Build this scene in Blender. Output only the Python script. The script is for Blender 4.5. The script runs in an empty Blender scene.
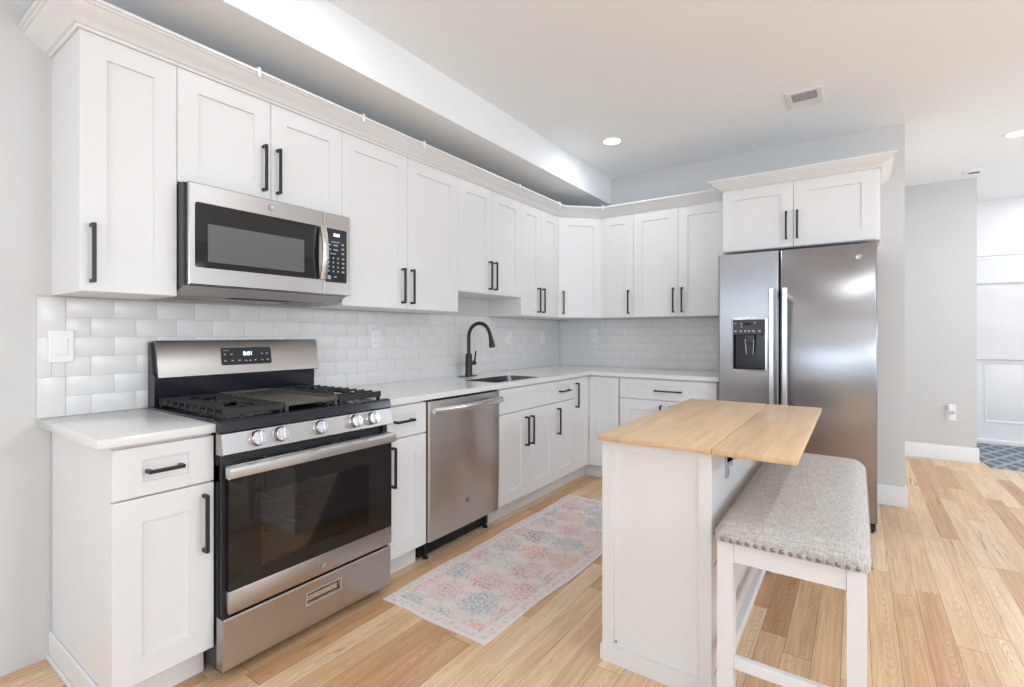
import bpy, bmesh, math, random
from mathutils import Vector, Matrix
random.seed(7)
SC = bpy.context.scene
COL = SC.collection
PI = math.pi

# ------------------------------------------------------------------ camera
F_PX, YAW = 497.1, 0.6148
cam_d = bpy.data.cameras.new('camera')
cam = bpy.data.objects.new('camera', cam_d); COL.objects.link(cam)
cam_d.sensor_width = 36.0
cam_d.lens = F_PX / 1024 * 36.0
cam_d.shift_x = (512 - 505.4) / 1024
cam_d.shift_y = (334.1 - 343.5) / 1024
cam_d.clip_start = 0.02
cam.location = (2.4997, -0.5483, 1.2254)
cam.rotation_euler = (PI / 2, 0, YAW)
SC.camera = cam

# ------------------------------------------------------------------ light
SC.view_settings.view_transform = 'Standard'
SC.view_settings.look = 'None'
SC.view_settings.gamma = 1.0
SC.view_settings.use_curve_mapping = False
SC.view_settings.exposure = -0.03
SC.cycles.use_denoising = True
SC.cycles.max_bounces = 10
SC.cycles.diffuse_bounces = 6
SC.cycles.glossy_bounces = 5
SC.cycles.sample_clamp_indirect = 6.0
W = bpy.data.worlds.new('world'); SC.world = W
W.use_nodes = True
W.node_tree.nodes['Background'].inputs[0].default_value = (0.80, 0.90, 1.0, 1)
W.node_tree.nodes['Background'].inputs[1].default_value = 1.2

def area(name, loc, rot, sx, sy, watts, col, shape='RECTANGLE', spread=180):
    l = bpy.data.lights.new(name, 'AREA'); l.shape = shape; l.size = sx; l.size_y = sy
    l.energy = watts; l.color = col; l.spread = math.radians(spread)
    o = bpy.data.objects.new(name, l); COL.objects.link(o)
    o.location = loc; o.rotation_euler = rot
    return o
DAY = (0.72, 0.86, 1.0)
# daylight entering the rear windows (facing +y) and the right-hand windows (facing -x)
for wx in (1.6, 4.4):
    area('daylight_rear', (wx, -5.56, 1.5), (PI / 2, 0, 0), 2.2, 1.9, 26, DAY)
for wy in (-1.8, 2.2):
    area('daylight_right', (7.06, wy, 1.5), (PI / 2, 0, PI / 2), 2.2, 1.9, 26, DAY)
WARM = (0.87, 0.935, 1.0)
DOWNLIGHTS = [(0.955, 3.07), (0.955, 0.70), (0.955, -1.1), (3.2, 1.6), (2.75, -1.1), (3.48, 4.67), (4.5, 1.9), (4.5, -1.1), (4.22, 6.45), (0.955, -3.4), (2.75, -3.4), (4.5, -3.4)]  # the off-frame ones are added as fill lights
for dx, dy in DOWNLIGHTS:
    area('downlight_lamp', (dx, dy, 2.703), (0, 0, 0), 0.11, 0.11, {(0.955, 3.07): 4.0, (3.2, 1.6): 11.0, (2.75, -1.1): 1.5, (2.75, -3.4): 1.0}.get((dx, dy), 2.0 if dx < 2 else 8.0), WARM, 'DISK', 180)

FILL_GLOBES = [(1.3, -2.5), (3.3, -2.3), (4.8, 0.7), (5.0, 4.9)]      # added out-of-view globe lamps, placed to brighten the ceiling
for (gx, gy), gw_ in zip(FILL_GLOBES, (42, 56, 108, 66)):
    pl_ = bpy.data.lights.new('fill_globe_lamp', 'POINT'); pl_.energy = gw_; pl_.color = (0.76, 0.88, 1.0); pl_.shadow_soft_size = 0.16
    po_ = bpy.data.objects.new('fill_globe_lamp', pl_); COL.objects.link(po_); po_.location = (gx, gy, 1.60)

# ------------------------------------------------------------------ materials
class NT:
    def __init__(s, mat):
        s.t = mat.node_tree; s.b = s.t.nodes['Principled BSDF']
    def n(s, typ, **k):
        nd = s.t.nodes.new(typ)
        for a, v in k.items(): setattr(nd, a, v)
        return nd
    def put(s, sock, v):
        if isinstance(v, bpy.types.NodeSocket): s.t.links.new(v, sock)
        else: sock.default_value = v
    def math(s, op, a, b=0.0, c=0.0):
        nd = s.n('ShaderNodeMath', operation=op)
        s.put(nd.inputs[0], a); s.put(nd.inputs[1], b); s.put(nd.inputs[2], c)
        return nd.outputs[0]
    def xyz(s, v):
        nd = s.n('ShaderNodeSeparateXYZ'); s.put(nd.inputs[0], v); return nd.outputs
    def vec(s, x=0.0, y=0.0, z=0.0):
        nd = s.n('ShaderNodeCombineXYZ')
        for i, v in enumerate((x, y, z)): s.put(nd.inputs[i], v)
        return nd.outputs[0]
    def coord(s): return s.n('ShaderNodeTexCoord').outputs['Object']
    def mapping(s, v, scale):
        nd = s.n('ShaderNodeMapping'); s.put(nd.inputs['Vector'], v); nd.inputs['Scale'].default_value = scale
        return nd.outputs[0]
    def noise(s, v, scale=5.0, detail=2.0, rough=0.5, dist=0.0, out='Fac'):
        nd = s.n('ShaderNodeTexNoise'); s.put(nd.inputs['Vector'], v)
        nd.inputs['Scale'].default_value = scale; nd.inputs['Detail'].default_value = detail
        nd.inputs['Roughness'].default_value = rough; nd.inputs['Distortion'].default_value = dist
        return nd.outputs[out]
    def white(s, v, out='Value'):
        nd = s.n('ShaderNodeTexWhiteNoise', noise_dimensions='3D'); s.put(nd.inputs['Vector'], v)
        return nd.outputs[out]
    def ramp(s, f, stops, interp='LINEAR'):
        nd = s.n('ShaderNodeValToRGB'); s.put(nd.inputs[0], f)
        cr = nd.color_ramp; cr.interpolation = interp
        while len(cr.elements) < len(stops): cr.elements.new(0.5)
        for e, (p, c) in zip(cr.elements, stops):
            e.position = p; e.color = (c[0], c[1], c[2], 1) if not isinstance(c, (int, float)) else (c, c, c, 1)
        return nd.outputs[0]
    def mix(s, f, a, b, blend='MIX'):
        nd = s.n('ShaderNodeMix', data_type='RGBA', blend_type=blend)
        s.put(nd.inputs[0], f)
        for i, v in ((6, a), (7, b)):
            if not isinstance(v, bpy.types.NodeSocket) and len(v) == 3: v = (*v, 1)
            s.put(nd.inputs[i], v)
        return nd.outputs[2]
    def bump(s, h, strength=0.3, dist=0.002):
        nd = s.n('ShaderNodeBump'); s.put(nd.inputs['Height'], h)
        nd.inputs['Strength'].default_value = strength; nd.inputs['Distance'].default_value = dist
        s.t.links.new(nd.outputs[0], s.b.inputs['Normal'])
    def base(s, v): s.put(s.b.inputs['Base Color'], v)

def srgb(r, g, b):
    f = lambda c: c / 12.92 if c <= 0.04045 else ((c + 0.055) / 1.055) ** 2.4
    return (f(r / 255), f(g / 255), f(b / 255))

def mat(name, col=(0.8, 0.8, 0.8), rough=0.5, metal=0.0, spec=0.5, coat=0.0, emit=None, estr=0.0):
    m = bpy.data.materials.new(name); m.use_nodes = True
    b = m.node_tree.nodes['Principled BSDF']
    b.inputs['Base Color'].default_value = (*col, 1)
    b.inputs['Roughness'].default_value = rough
    b.inputs['Metallic'].default_value = metal
    b.inputs['Specular IOR Level'].default_value = spec
    b.inputs['Coat Weight'].default_value = coat
    if emit:
        b.inputs['Emission Color'].default_value = (*emit, 1); b.inputs['Emission Strength'].default_value = estr
    return m

def painted(name, col, rough=0.5, var=0.02, bump=0.0, scale=60):
    m = mat(name, col, rough); t = NT(m); c = t.coord()
    f = t.noise(c, 3.0, 3.0)
    a = tuple(max(0, x * (1 - var)) for x in col); b = tuple(min(1, x * (1 + var)) for x in col)
    t.base(t.mix(f, a, b))
    if bump: t.bump(t.noise(c, scale, 3.0), bump, 0.001)
    return m

M = {}
M['wall'] = painted('wall_paint', (0.67, 0.67, 0.668), 0.6, 0.01, 0.06, 90)
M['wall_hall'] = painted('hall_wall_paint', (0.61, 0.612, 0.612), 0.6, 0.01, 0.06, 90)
M['ceiling'] = painted('ceiling_paint', (0.90, 0.93, 0.955), 0.8, 0.01, 0.05, 90)
M['trim'] = painted('trim_paint', (0.80, 0.802, 0.808), 0.35, 0.01)
M['cabinet'] = painted('cabinet_paint', (0.78, 0.782, 0.786), 0.33, 0.01)
M['inside'] = painted('cabinet_underside', (0.70, 0.67, 0.62), 0.5, 0.03)
M['island_white'] = painted('island_paint', (0.76, 0.75, 0.75), 0.4, 0.01)
M['bench_white'] = painted('bench_paint', (0.78, 0.77, 0.79), 0.4, 0.01)
M['tile'] = painted('tile_glaze', (0.77, 0.765, 0.758), 0.24, 0.02)
M['grout'] = painted('tile_grout', (0.58, 0.58, 0.58), 0.9, 0.03)
M['black_metal'] = painted('matte_black_metal', (0.012, 0.012, 0.013), 0.38, 0.1)
M['faucet_black'] = painted('faucet_black', (0.018, 0.018, 0.020), 0.35, 0.1)
M['enamel'] = mat('black_enamel', (0.014, 0.014, 0.022), 0.16)
M['iron'] = painted('cast_iron', (0.022, 0.022, 0.024), 0.55, 0.2, 0.3, 200)
M['griddle'] = painted('griddle_iron', (0.10, 0.085, 0.07), 0.42, 0.15, 0.1, 120)
M['dark'] = mat('dark_gap', (0.01, 0.01, 0.011), 0.7)
M['graphite'] = painted('graphite_paint', (0.055, 0.056, 0.065), 0.45, 0.05)
M['panel_black'] = mat('control_glass', (0.017, 0.018, 0.024), 0.12)
M['plastic'] = mat('white_plastic', (0.86, 0.86, 0.86), 0.3)
M['mark'] = mat('printed_marks', (0.42, 0.44, 0.48), 0.5)
M['digit'] = mat('lit_digits', (0.8, 0.9, 1.0), 0.5, emit=(0.85, 0.93, 1.0), estr=2.5)
M['lamp'] = mat('lamp_diffuser', (1, 1, 1), 0.5, emit=(1.0, 0.97, 0.93), estr=6.0)
M['glass_dark'] = mat('black_glass', (0.010, 0.009, 0.009), 0.04)
M['mesh_grey'] = mat('screened_glass', (0.13, 0.13, 0.138), 0.12)
def opal():
    m = bpy.data.materials.new('fill_globe_glass'); m.use_nodes = True; nt = m.node_tree; nt.nodes.clear()
    out = nt.nodes.new('ShaderNodeOutputMaterial'); mx = nt.nodes.new('ShaderNodeMixShader')
    tr = nt.nodes.new('ShaderNodeBsdfTransparent'); em = nt.nodes.new('ShaderNodeEmission')
    em.inputs[0].default_value = (1.0, 0.96, 0.92, 1); em.inputs[1].default_value = 3.0; mx.inputs[0].default_value = 0.3
    nt.links.new(tr.outputs[0], mx.inputs[1]); nt.links.new(em.outputs[0], mx.inputs[2]); nt.links.new(mx.outputs[0], out.inputs[0])
    return m
M['opal'] = opal()
M['outside'] = mat('window_frame_white', (0.85, 0.85, 0.85), 0.4)
M['screw'] = mat('dull_zinc', (0.35, 0.38, 0.45), 0.4, 1.0)
M['purple_grey'] = mat('grey_plastic', (0.45, 0.44, 0.50), 0.4)

def steel(name, col, rough, along='z', wav=0.0, aniso=0.0, arot=0.0):
    m = mat(name, col, rough, 1.0); t = NT(m); c = t.coord()
    sc = {'z': (350, 350, 2.0), 'y': (350, 2.0, 350), 'x': (2.0, 350, 350)}[along]
    g = t.noise(t.mapping(c, sc), 1.0, 2.0)
    t.put(t.b.inputs['Roughness'], t.math('MULTIPLY_ADD', g, 0.03, rough - 0.015))
    lo = tuple(x * 0.99 for x in col); hi = tuple(min(1, x * 1.01) for x in col)
    t.base(t.mix(g, lo, hi))
    if aniso:
        tg = t.n('ShaderNodeTangent', direction_type='RADIAL', axis='Z')
        t.put(t.b.inputs['Tangent'], tg.outputs[0]); t.b.inputs['Anisotropic'].default_value = aniso
        t.b.inputs['Anisotropic Rotation'].default_value = arot
    if wav:
        t.bump(t.noise(t.mapping(c, (1.3, 1.3, 3.2)), 1.6, 1.5), wav, 0.01)
    else:
        pass
    return m
M['steel'] = steel('brushed_steel', (0.47, 0.445, 0.43), 0.32, 'y')
M['steel_fridge'] = steel('fridge_steel', (0.36, 0.355, 0.37), 0.30, 'x', 0.07, 0.8, 0.0)
M['steel_dw'] = steel('dishwasher_steel', (0.55, 0.52, 0.50), 0.29, 'z', 0.02)
M['steel_bright'] = steel('bright_steel', (0.70, 0.69, 0.69), 0.25, 'y')
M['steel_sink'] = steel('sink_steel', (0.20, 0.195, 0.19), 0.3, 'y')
M['chrome'] = mat('chrome', (0.70, 0.71, 0.75), 0.2, 1.0)

def quartz():
    m = mat('white_quartz', (0.84, 0.84, 0.835), 0.16); t = NT(m); c = t.coord()
    f = t.noise(c, 260, 2.0)
    t.base(t.ramp(f, [(0.30, (0.67, 0.67, 0.665)), (0.42, (0.78, 0.78, 0.775)), (1, (0.80, 0.80, 0.795))]))
    return m
M['quartz'] = quartz()

def oak_floor():
    m = mat('oak_planks', (0.6, 0.42, 0.25), 0.3); t = NT(m); c = t.coord()
    x, y, z = t.xyz(c)
    w = 0.092
    u = t.math('DIVIDE', t.math('ADD', x, 0.031), w); ix = t.math('FLOOR', u); fx = t.math('FRACT', u)
    r1 = t.white(t.vec(ix, 3.7, 0.0))
    v = t.math('MULTIPLY_ADD', r1, 7.31, t.math('DIVIDE', y, t.math('MULTIPLY_ADD', t.white(t.vec(ix, 8.1, 2.0)), 0.7, 0.75)))
    iy = t.math('FLOOR', v); fy = t.math('FRACT', v)
    r = t.white(t.vec(ix, iy, 1.0)); r2 = t.white(t.vec(ix, iy, 5.0)); r3 = t.white(t.vec(ix, iy, 9.0))
    tone = t.ramp(r, [(0.0, srgb(202, 156, 114)), (0.14, srgb(228, 191, 150)), (0.34, srgb(238, 207, 170)), (0.55, srgb(230, 194, 154)),
                      (0.74, srgb(242, 216, 184)), (0.9, srgb(216, 175, 134)), (1.0, srgb(190, 144, 104))])
    # grain: long streaks, each plank shifted on its own
    sx = t.math('MULTIPLY_ADD', r2, 13.0, x); sy = t.math('MULTIPLY_ADD', r3, 9.0, y)
    p = t.vec(sx, sy, t.math('MULTIPLY', r, 4.0))
    g1 = t.noise(t.mapping(p, (110, 3.2, 1)), 1.0, 4.0, 0.65)
    wv = t.n('ShaderNodeTexWave', wave_type='RINGS', rings_direction='Z')
    t.put(wv.inputs['Vector'], t.mapping(t.vec(t.math('SUBTRACT', t.math('MULTIPLY', t.math('SUBTRACT', fx, 0.5), w), t.math('MULTIPLY_ADD', r2, 0.05, -0.025)),
                                         t.math('MULTIPLY', t.math('SUBTRACT', fy, r3), 0.9), r), (14, 1.15, 1)))
    wv.inputs['Scale'].default_value = 5.5; wv.inputs['Distortion'].default_value = 2.2
    wv.inputs['Detail'].default_value = 2.0; wv.inputs['Detail Scale'].default_value = 1.6
    dark = t.mix(1.0, tone, (0.60, 0.50, 0.41), 'MULTIPLY')
    f1 = t.ramp(g1, [(0.40, 0.0), (0.72, 0.7)])
    c1 = t.mix(f1, tone, dark)
    g2 = t.noise(t.mapping(p, (9, 0.8, 1)), 1.0, 3.0)
    f2 = t.math('MULTIPLY', t.ramp(wv.outputs['Fac'], [(0.50, 0.0), (1.0, 1.0)]), t.ramp(g2, [(0.38, 0.05), (0.62, 0.55)]))
    c2 = t.mix(f2, c1, dark)
    blot = t.ramp(t.noise(t.mapping(p, (11, 1.6, 1)), 1.0, 3.0, 0.6), [(0.50, 0.0), (0.75, 0.75)])
    c2b = t.mix(blot, c2, t.mix(1.0, tone, (0.74, 0.62, 0.52), 'MULTIPLY'))
    # mineral streaks and knots
    k = t.noise(t.mapping(p, (30, 1.5, 1)), 1.0, 3.0, 0.6, 0.8)
    kf = t.ramp(k, [(0.655, 0.0), (0.76, 0.8)])
    c3 = t.mix(kf, c2b, srgb(112, 80, 58))
    e = t.math('MINIMUM', fx, t.math('SUBTRACT', 1.0, fx))
    ex = t.math('LESS_THAN', e, t.math('MULTIPLY_ADD', r2, 0.012, 0.004))
    e2 = t.math('MINIMUM', fy, t.math('SUBTRACT', 1.0, fy))
    ey = t.math('LESS_THAN', e2, 0.0016)
    gap = t.math('MAXIMUM', ex, ey)
    c4 = t.mix(t.math('MULTIPLY', gap, 0.6), c3, srgb(104, 74, 52))
    t.base(c4)
    t.put(t.b.inputs['Roughness'], t.math('MULTIPLY_ADD', g1, 0.2, 0.24))
    t.bump(t.math('SUBTRACT', g1, t.math('MULTIPLY', gap, 2.0)), 0.06, 0.001)
    return m
M['oak'] = oak_floor()

def table_wood():
    m = mat('island_wood', (0.6, 0.4, 0.22), 0.33); t = NT(m); c = t.coord()
    g = t.noise(t.mapping(c, (38, 2.2, 10)), 1.0, 4.0, 0.55, 0.4)
    g2 = t.noise(t.mapping(c, (9, 0.8, 10)), 1.0, 2.0)
    a = t.ramp(g, [(0.3, srgb(200, 164, 124)), (0.5, srgb(214, 182, 143)), (0.75, srgb(222, 193, 156))])
    t.base(t.mix(t.math('MULTIPLY', g2, 0.35), a, srgb(198, 160, 120)))
    t.bump(g, 0.03, 0.001)
    return m
M['wood'] = table_wood()

def fabric():
    m = mat('grey_weave', (0.4, 0.38, 0.36), 0.95, spec=0.15); t = NT(m); c = t.coord()
    a = t.noise(t.mapping(c, (420, 30, 60)), 1.0, 2.0)
    b = t.noise(t.mapping(c, (30, 420, 60)), 1.0, 2.0)
    f = t.math('MULTIPLY_ADD', a, 0.5, t.math('MULTIPLY', b, 0.5))
    fine = t.noise(c, 900, 1.0)
    f = t.math('MULTIPLY_ADD', fine, 0.35, t.math('MULTIPLY', f, 0.75))
    t.base(t.ramp(f, [(0.38, srgb(134, 129, 125)), (0.52, srgb(178, 173, 168)), (0.68, srgb(206, 202, 197))]))
    t.bump(f, 0.35, 0.002)
    return m
M['fabric'] = fabric()

def cloth():
    m = mat('white_cloth', (0.78, 0.785, 0.80), 0.9, spec=0.2); t = NT(m); c = t.coord()
    t.bump(t.noise(c, 25, 4.0, 0.6, 0.5), 0.35, 0.006)
    return m
M['cloth'] = cloth()

def runner():
    """distressed medallion pattern, drawn in the rug's own length/width coordinates (UV)"""
    m = mat('runner_pile', (0.7, 0.66, 0.63), 0.95, spec=0.1); t = NT(m)
    uv = t.n('ShaderNodeTexCoord').outputs['UV']      # metres: x across, y along
    x, y, z = t.xyz(uv)
    wob = t.noise(uv, 9.0, 2.0, out='Color')
    wx, wy, wz = t.xyz(wob)
    x1 = t.math('MULTIPLY_ADD', t.math('SUBTRACT', wx, 0.5), 0.06, x)
    y1 = t.math('MULTIPLY_ADD', t.math('SUBTRACT', wy, 0.5), 0.06, y)
    cw, ch = 0.19, 0.20
    v = t.math('DIVIDE', y1, ch); iv = t.math('FLOOR', v)
    off = t.math('MULTIPLY', t.math('MODULO', t.math('ABSOLUTE', iv), 2.0), 0.5)
    u = t.math('ADD', t.math('DIVIDE', x1, cw), off); iu = t.math('FLOOR', u)
    du = t.math('MULTIPLY', t.math('SUBTRACT', t.math('FRACT', u), 0.5), cw)
    dv = t.math('MULTIPLY', t.math('SUBTRACT', t.math('FRACT', v), 0.5), ch)
    r = t.math('SQRT', t.math('ADD', t.math('MULTIPLY', du, du), t.math('MULTIPLY', dv, dv)))
    ang = t.math('ARCTAN2', dv, du)
    pet = t.math('MULTIPLY', t.math('COSINE', t.math('MULTIPLY', ang, 8.0)), 0.011)
    rr = t.math('ADD', r, pet)
    ring = t.math('COSINE', t.math('MULTIPLY', rr, 185.0))
    mask = t.ramp(rr, [(0.0, 1.0), (0.085, 0.95), (0.108, 0.0)])
    ringm = t.ramp(ring, [(0.0, 0.42), (0.55, 1.0)])
    rid = t.white(t.vec(iu, iv, 2.0))
    colr = t.ramp(rid, [(0.0, srgb(196, 98, 128)), (0.2, srgb(214, 138, 92)), (0.38, srgb(78, 98, 128)),
                        (0.52, srgb(112, 160, 180)), (0.70, srgb(208, 124, 148)), (0.84, srgb(218, 156, 112)), (0.93, srgb(100, 140, 164))], 'CONSTANT')
    wear = t.ramp(t.noise(uv, 70.0, 3.0, 0.75), [(0.42, 0.0), (0.55, 1.0)])
    patch = t.ramp(t.noise(uv, 6.0, 2.0), [(0.34, 0.3), (0.58, 1.0)])
    amt = t.math('MULTIPLY', t.math('MULTIPLY', t.math('MULTIPLY', mask, 0.84), ringm), t.math('MULTIPLY', wear, patch))
    ground = t.mix(t.noise(uv, 12.0, 3.0), srgb(234, 219, 209), srgb(224, 219, 220))
    speck = t.ramp(t.noise(uv, 60.0, 2.0, 0.7), [(0.55, 0.0), (0.64, 0.55)])
    hue = t.ramp(t.noise(uv, 7.0, 1.0), [(0.35, srgb(224, 176, 150)), (0.48, srgb(218, 168, 176)), (0.58, srgb(160, 186, 192)), (0.70, srgb(228, 196, 160))])
    c1 = t.mix(speck, ground, hue)
    c2 = t.mix(amt, c1, colr)
    # border bands
    ax = t.math('ABSOLUTE', x); ay = t.math('ABSOLUTE', y)
    ed = t.math('MINIMUM', t.math('SUBTRACT', 0.312, ax), t.math('SUBTRACT', 0.92, ay))
    band = t.math('LESS_THAN', ed, 0.052)
    bn = t.noise(uv, 45.0, 3.0, 0.6)
    bcol = t.mix(t.ramp(bn, [(0.50, 0.0), (0.66, 0.6)]), srgb(228, 218, 214), srgb(178, 174, 184))
    c3 = t.mix(band, c2, bcol)
    l1 = t.math('LESS_THAN', t.math('ABSOLUTE', t.math('SUBTRACT', ed, 0.052)), 0.005)
    l2 = t.math('LESS_THAN', ed, 0.014)
    c4 = t.mix(t.math('MULTIPLY', t.math('MAXIMUM', l1, l2), 0.7), c3, srgb(234, 226, 224))
    t.base(c4)
    t.bump(t.noise(uv, 400.0, 2.0), 0.3, 0.003)
    return m
M['runner'] = runner()

def blue_mat():
    m = mat('blue_trellis', (0.2, 0.25, 0.3), 0.95, spec=0.1); t = NT(m); c = t.coord()
    x, y, z = t.xyz(c)
    n = t.noise(c, 14.0, 2.0, out='Color'); nx, ny, nz = t.xyz(n)
    a = t.math('ADD', t.math('MULTIPLY_ADD', nx, 0.05, x), t.math('MULTIPLY', y, 0.55))
    b = t.math('SUBTRACT', t.math('MULTIPLY_ADD', ny, 0.05, x), t.math('MULTIPLY', y, 0.55))
    fa = t.math('ABSOLUTE', t.math('SUBTRACT', t.math('FRACT', t.math('DIVIDE', a, 0.16)), 0.5))
    fb = t.math('ABSOLUTE', t.math('SUBTRACT', t.math('FRACT', t.math('DIVIDE', b, 0.16)), 0.5))
    d = t.math('MINIMUM', fa, fb)
    k = t.ramp(d, [(0.08, 1.0), (0.17, 0.0)])
    w = t.noise(c, 40.0, 3.0)
    base = t.mix(w, srgb(92, 104, 116), srgb(134, 143, 152))
    t.base(t.mix(t.math('MULTIPLY', k, 0.8), base, srgb(176, 182, 188)))
    return m
M['blue_mat'] = blue_mat()

def oven_pane():
    m = bpy.data.materials.new('oven_pane'); m.use_nodes = True
    nt = m.node_tree; nt.nodes.clear()
    out = nt.nodes.new('ShaderNodeOutputMaterial'); mx = nt.nodes.new('ShaderNodeMixShader')
    tr = nt.nodes.new('ShaderNodeBsdfTransparent'); gl = nt.nodes.new('ShaderNodeBsdfGlossy')
    fr = nt.nodes.new('ShaderNodeFresnel'); fr.inputs[0].default_value = 1.6
    tr.inputs[0].default_value = (0.60, 0.56, 0.54, 1); gl.inputs['Roughness'].default_value = 0.03
    nt.links.new(fr.outputs[0], mx.inputs[0]); nt.links.new(tr.outputs[0], mx.inputs[1])
    nt.links.new(gl.outputs[0], mx.inputs[2]); nt.links.new(mx.outputs[0], out.inputs[0])
    return m
M['oven_pane'] = oven_pane()
M['underside'] = painted('grey_underside', (0.40, 0.40, 0.42), 0.35, 0.03)
M['bracket'] = mat('zinc_bracket', (0.50, 0.53, 0.60), 0.4, 0.7)
M['range_black'] = mat('range_side_black', (0.016, 0.016, 0.019), 0.4)
M['badge'] = mat('badge_metal', (0.42, 0.42, 0.44), 0.38, 1.0)
M['nail'] = mat('dark_nickel', (0.30, 0.28, 0.27), 0.35, 1.0)
M['cavity'] = painted('oven_cavity', (0.42, 0.38, 0.36), 0.45, 0.1)

# ------------------------------------------------------------------ mesh helpers
class MB:
    """collects shapes (world coordinates) and links them as ONE mesh object"""
    def __init__(s): s.bm = bmesh.new()
    def merge(s, b):
        me = bpy.data.meshes.new('tmp'); b.to_mesh(me); b.free(); s.bm.from_mesh(me); bpy.data.meshes.remove(me)
    def box(s, x0, x1, y0, y1, z0, z1, bev=0.0, seg=2, rot=None, piv=None):
        b = bmesh.new(); bmesh.ops.create_cube(b, size=1.0)
        for v in b.verts:
            v.co = Vector(((x0 + x1) / 2 + v.co.x * (x1 - x0), (y0 + y1) / 2 + v.co.y * (y1 - y0), (z0 + z1) / 2 + v.co.z * (z1 - z0)))
        if bev: bmesh.ops.bevel(b, geom=b.edges[:], offset=bev, segments=seg, affect='EDGES', profile=0.5)
        if rot:
            p = Vector(piv) if piv else Vector(((x0 + x1) / 2, (y0 + y1) / 2, (z0 + z1) / 2))
            for v in b.verts: v.co = rot @ (v.co - p) + p
        s.merge(b); return s
    def fbox(s, F, a0, a1, b0, b1, d0, d1, bev=0.0, seg=2):
        b = bmesh.new(); bmesh.ops.create_cube(b, size=1.0)
        for v in b.verts:
            v.co = Vector(((a0 + a1) / 2 + v.co.x * (a1 - a0), (b0 + b1) / 2 + v.co.y * (b1 - b0), (d0 + d1) / 2 + v.co.z * (d1 - d0)))
        if bev: bmesh.ops.bevel(b, geom=b.edges[:], offset=bev, segments=seg, affect='EDGES', profile=0.5)
        for v in b.verts: v.co = F.P(*v.co)
        s.merge(b); return s
    def loft(s, rings, cap0=True, cap1=True, closed=True):
        rs = [[s.bm.verts.new(p) for p in r] for r in rings]
        n = len(rs[0])
        for a, b in zip(rs, rs[1:]):
            for i in range(n if closed else n - 1):
                j = (i + 1) % n
                s.bm.faces.new((a[i], a[j], b[j], b[i]))
        if cap0: s.bm.faces.new(rs[0][::-1])
        if cap1: s.bm.faces.new(rs[-1])
        return s
    def rects(s, F, steps, cap0=True, cap1=True):
        """loft of rectangles: steps of (a0,a1,b0,b1,d)"""
        return s.loft([[F.P(a0, b0, d), F.P(a1, b0, d), F.P(a1, b1, d), F.P(a0, b1, d)] for a0, a1, b0, b1, d in steps], cap0, cap1)
    def cyl(s, p0, p1, r0, r1=None, n=20):
        p0, p1 = Vector(p0), Vector(p1); r1 = r0 if r1 is None else r1
        q = (p1 - p0).to_track_quat('Z', 'Y')
        R = lambda p, r: [p + q @ Vector((r * math.cos(2 * PI * i / n), r * math.sin(2 * PI * i / n), 0)) for i in range(n)]
        return s.loft([R(p0, r0), R(p1, r1)])
    def lathe(s, p0, axis, prof, n=24):
        """prof: (distance along axis, radius)"""
        p0 = Vector(p0); q = Vector(axis).to_track_quat('Z', 'Y')
        return s.loft([[p0 + q @ Vector((max(r, 1e-4) * math.cos(2 * PI * i / n), max(r, 1e-4) * math.sin(2 * PI * i / n), h)) for i in range(n)] for h, r in prof])
    def tube(s, pts, r, n=14, radii=None):
        pts = [Vector(p) for p in pts]; rings = []
        up = None
        for i, p in enumerate(pts):
            d = (pts[min(i + 1, len(pts) - 1)] - pts[max(i - 1, 0)]).normalized()
            if up is None: up = d.orthogonal().normalized()
            up = (up - d * up.dot(d)).normalized(); sd = d.cross(up)
            rr = radii[i] if radii else r
            rings.append([p + (up * math.cos(2 * PI * k / n) + sd * math.sin(2 * PI * k / n)) * rr for k in range(n)])
        return s.loft(rings)
    def prism(s, pts, axis, t0, t1):
        """pts: 2D outline, extruded along axis between t0 and t1"""
        def P(a, b, t):
            return {'x': (t, a, b), 'y': (a, t, b), 'z': (a, b, t)}[axis]
        return s.loft([[P(a, b, t0) for a, b in pts], [P(a, b, t1) for a, b in pts]])
    def sphere(s, c, r, sc=(1, 1, 1), n=12):
        b = bmesh.new(); bmesh.ops.create_uvsphere(b, u_segments=n, v_segments=max(6, n // 2), radius=r)
        for v in b.verts: v.co = Vector((v.co.x * sc[0], v.co.y * sc[1], v.co.z * sc[2])) + Vector(c)
        s.merge(b); return s
    def build(s, name, m, parent=None, smooth=35):
        bmesh.ops.recalc_face_normals(s.bm, faces=s.bm.faces[:])
        off = Vector((0, 0, 0)); o = parent
        while o is not None: off += o.location; o = o.parent
        for v in s.bm.verts: v.co -= off
        me = bpy.data.meshes.new(name); s.bm.to_mesh(me); s.bm.free()
        me.materials.append(m)
        if smooth:
            me.polygons.foreach_set('use_smooth', [True] * len(me.polygons)); me.set_sharp_from_angle(angle=math.radians(smooth))
        ob = bpy.data.objects.new(name, me); COL.objects.link(ob)
        if parent: ob.parent = parent
        return ob

class Fr:
    """local frame of a front: a along the width, b up (z), d outwards"""
    def __init__(s, o, u, n): s.o, s.u, s.n = Vector(o), Vector(u).normalized(), Vector(n).normalized()
    def P(s, a, b, d): return s.o + s.u * a + Vector((0, 0, 1)) * b + s.n * d

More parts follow.
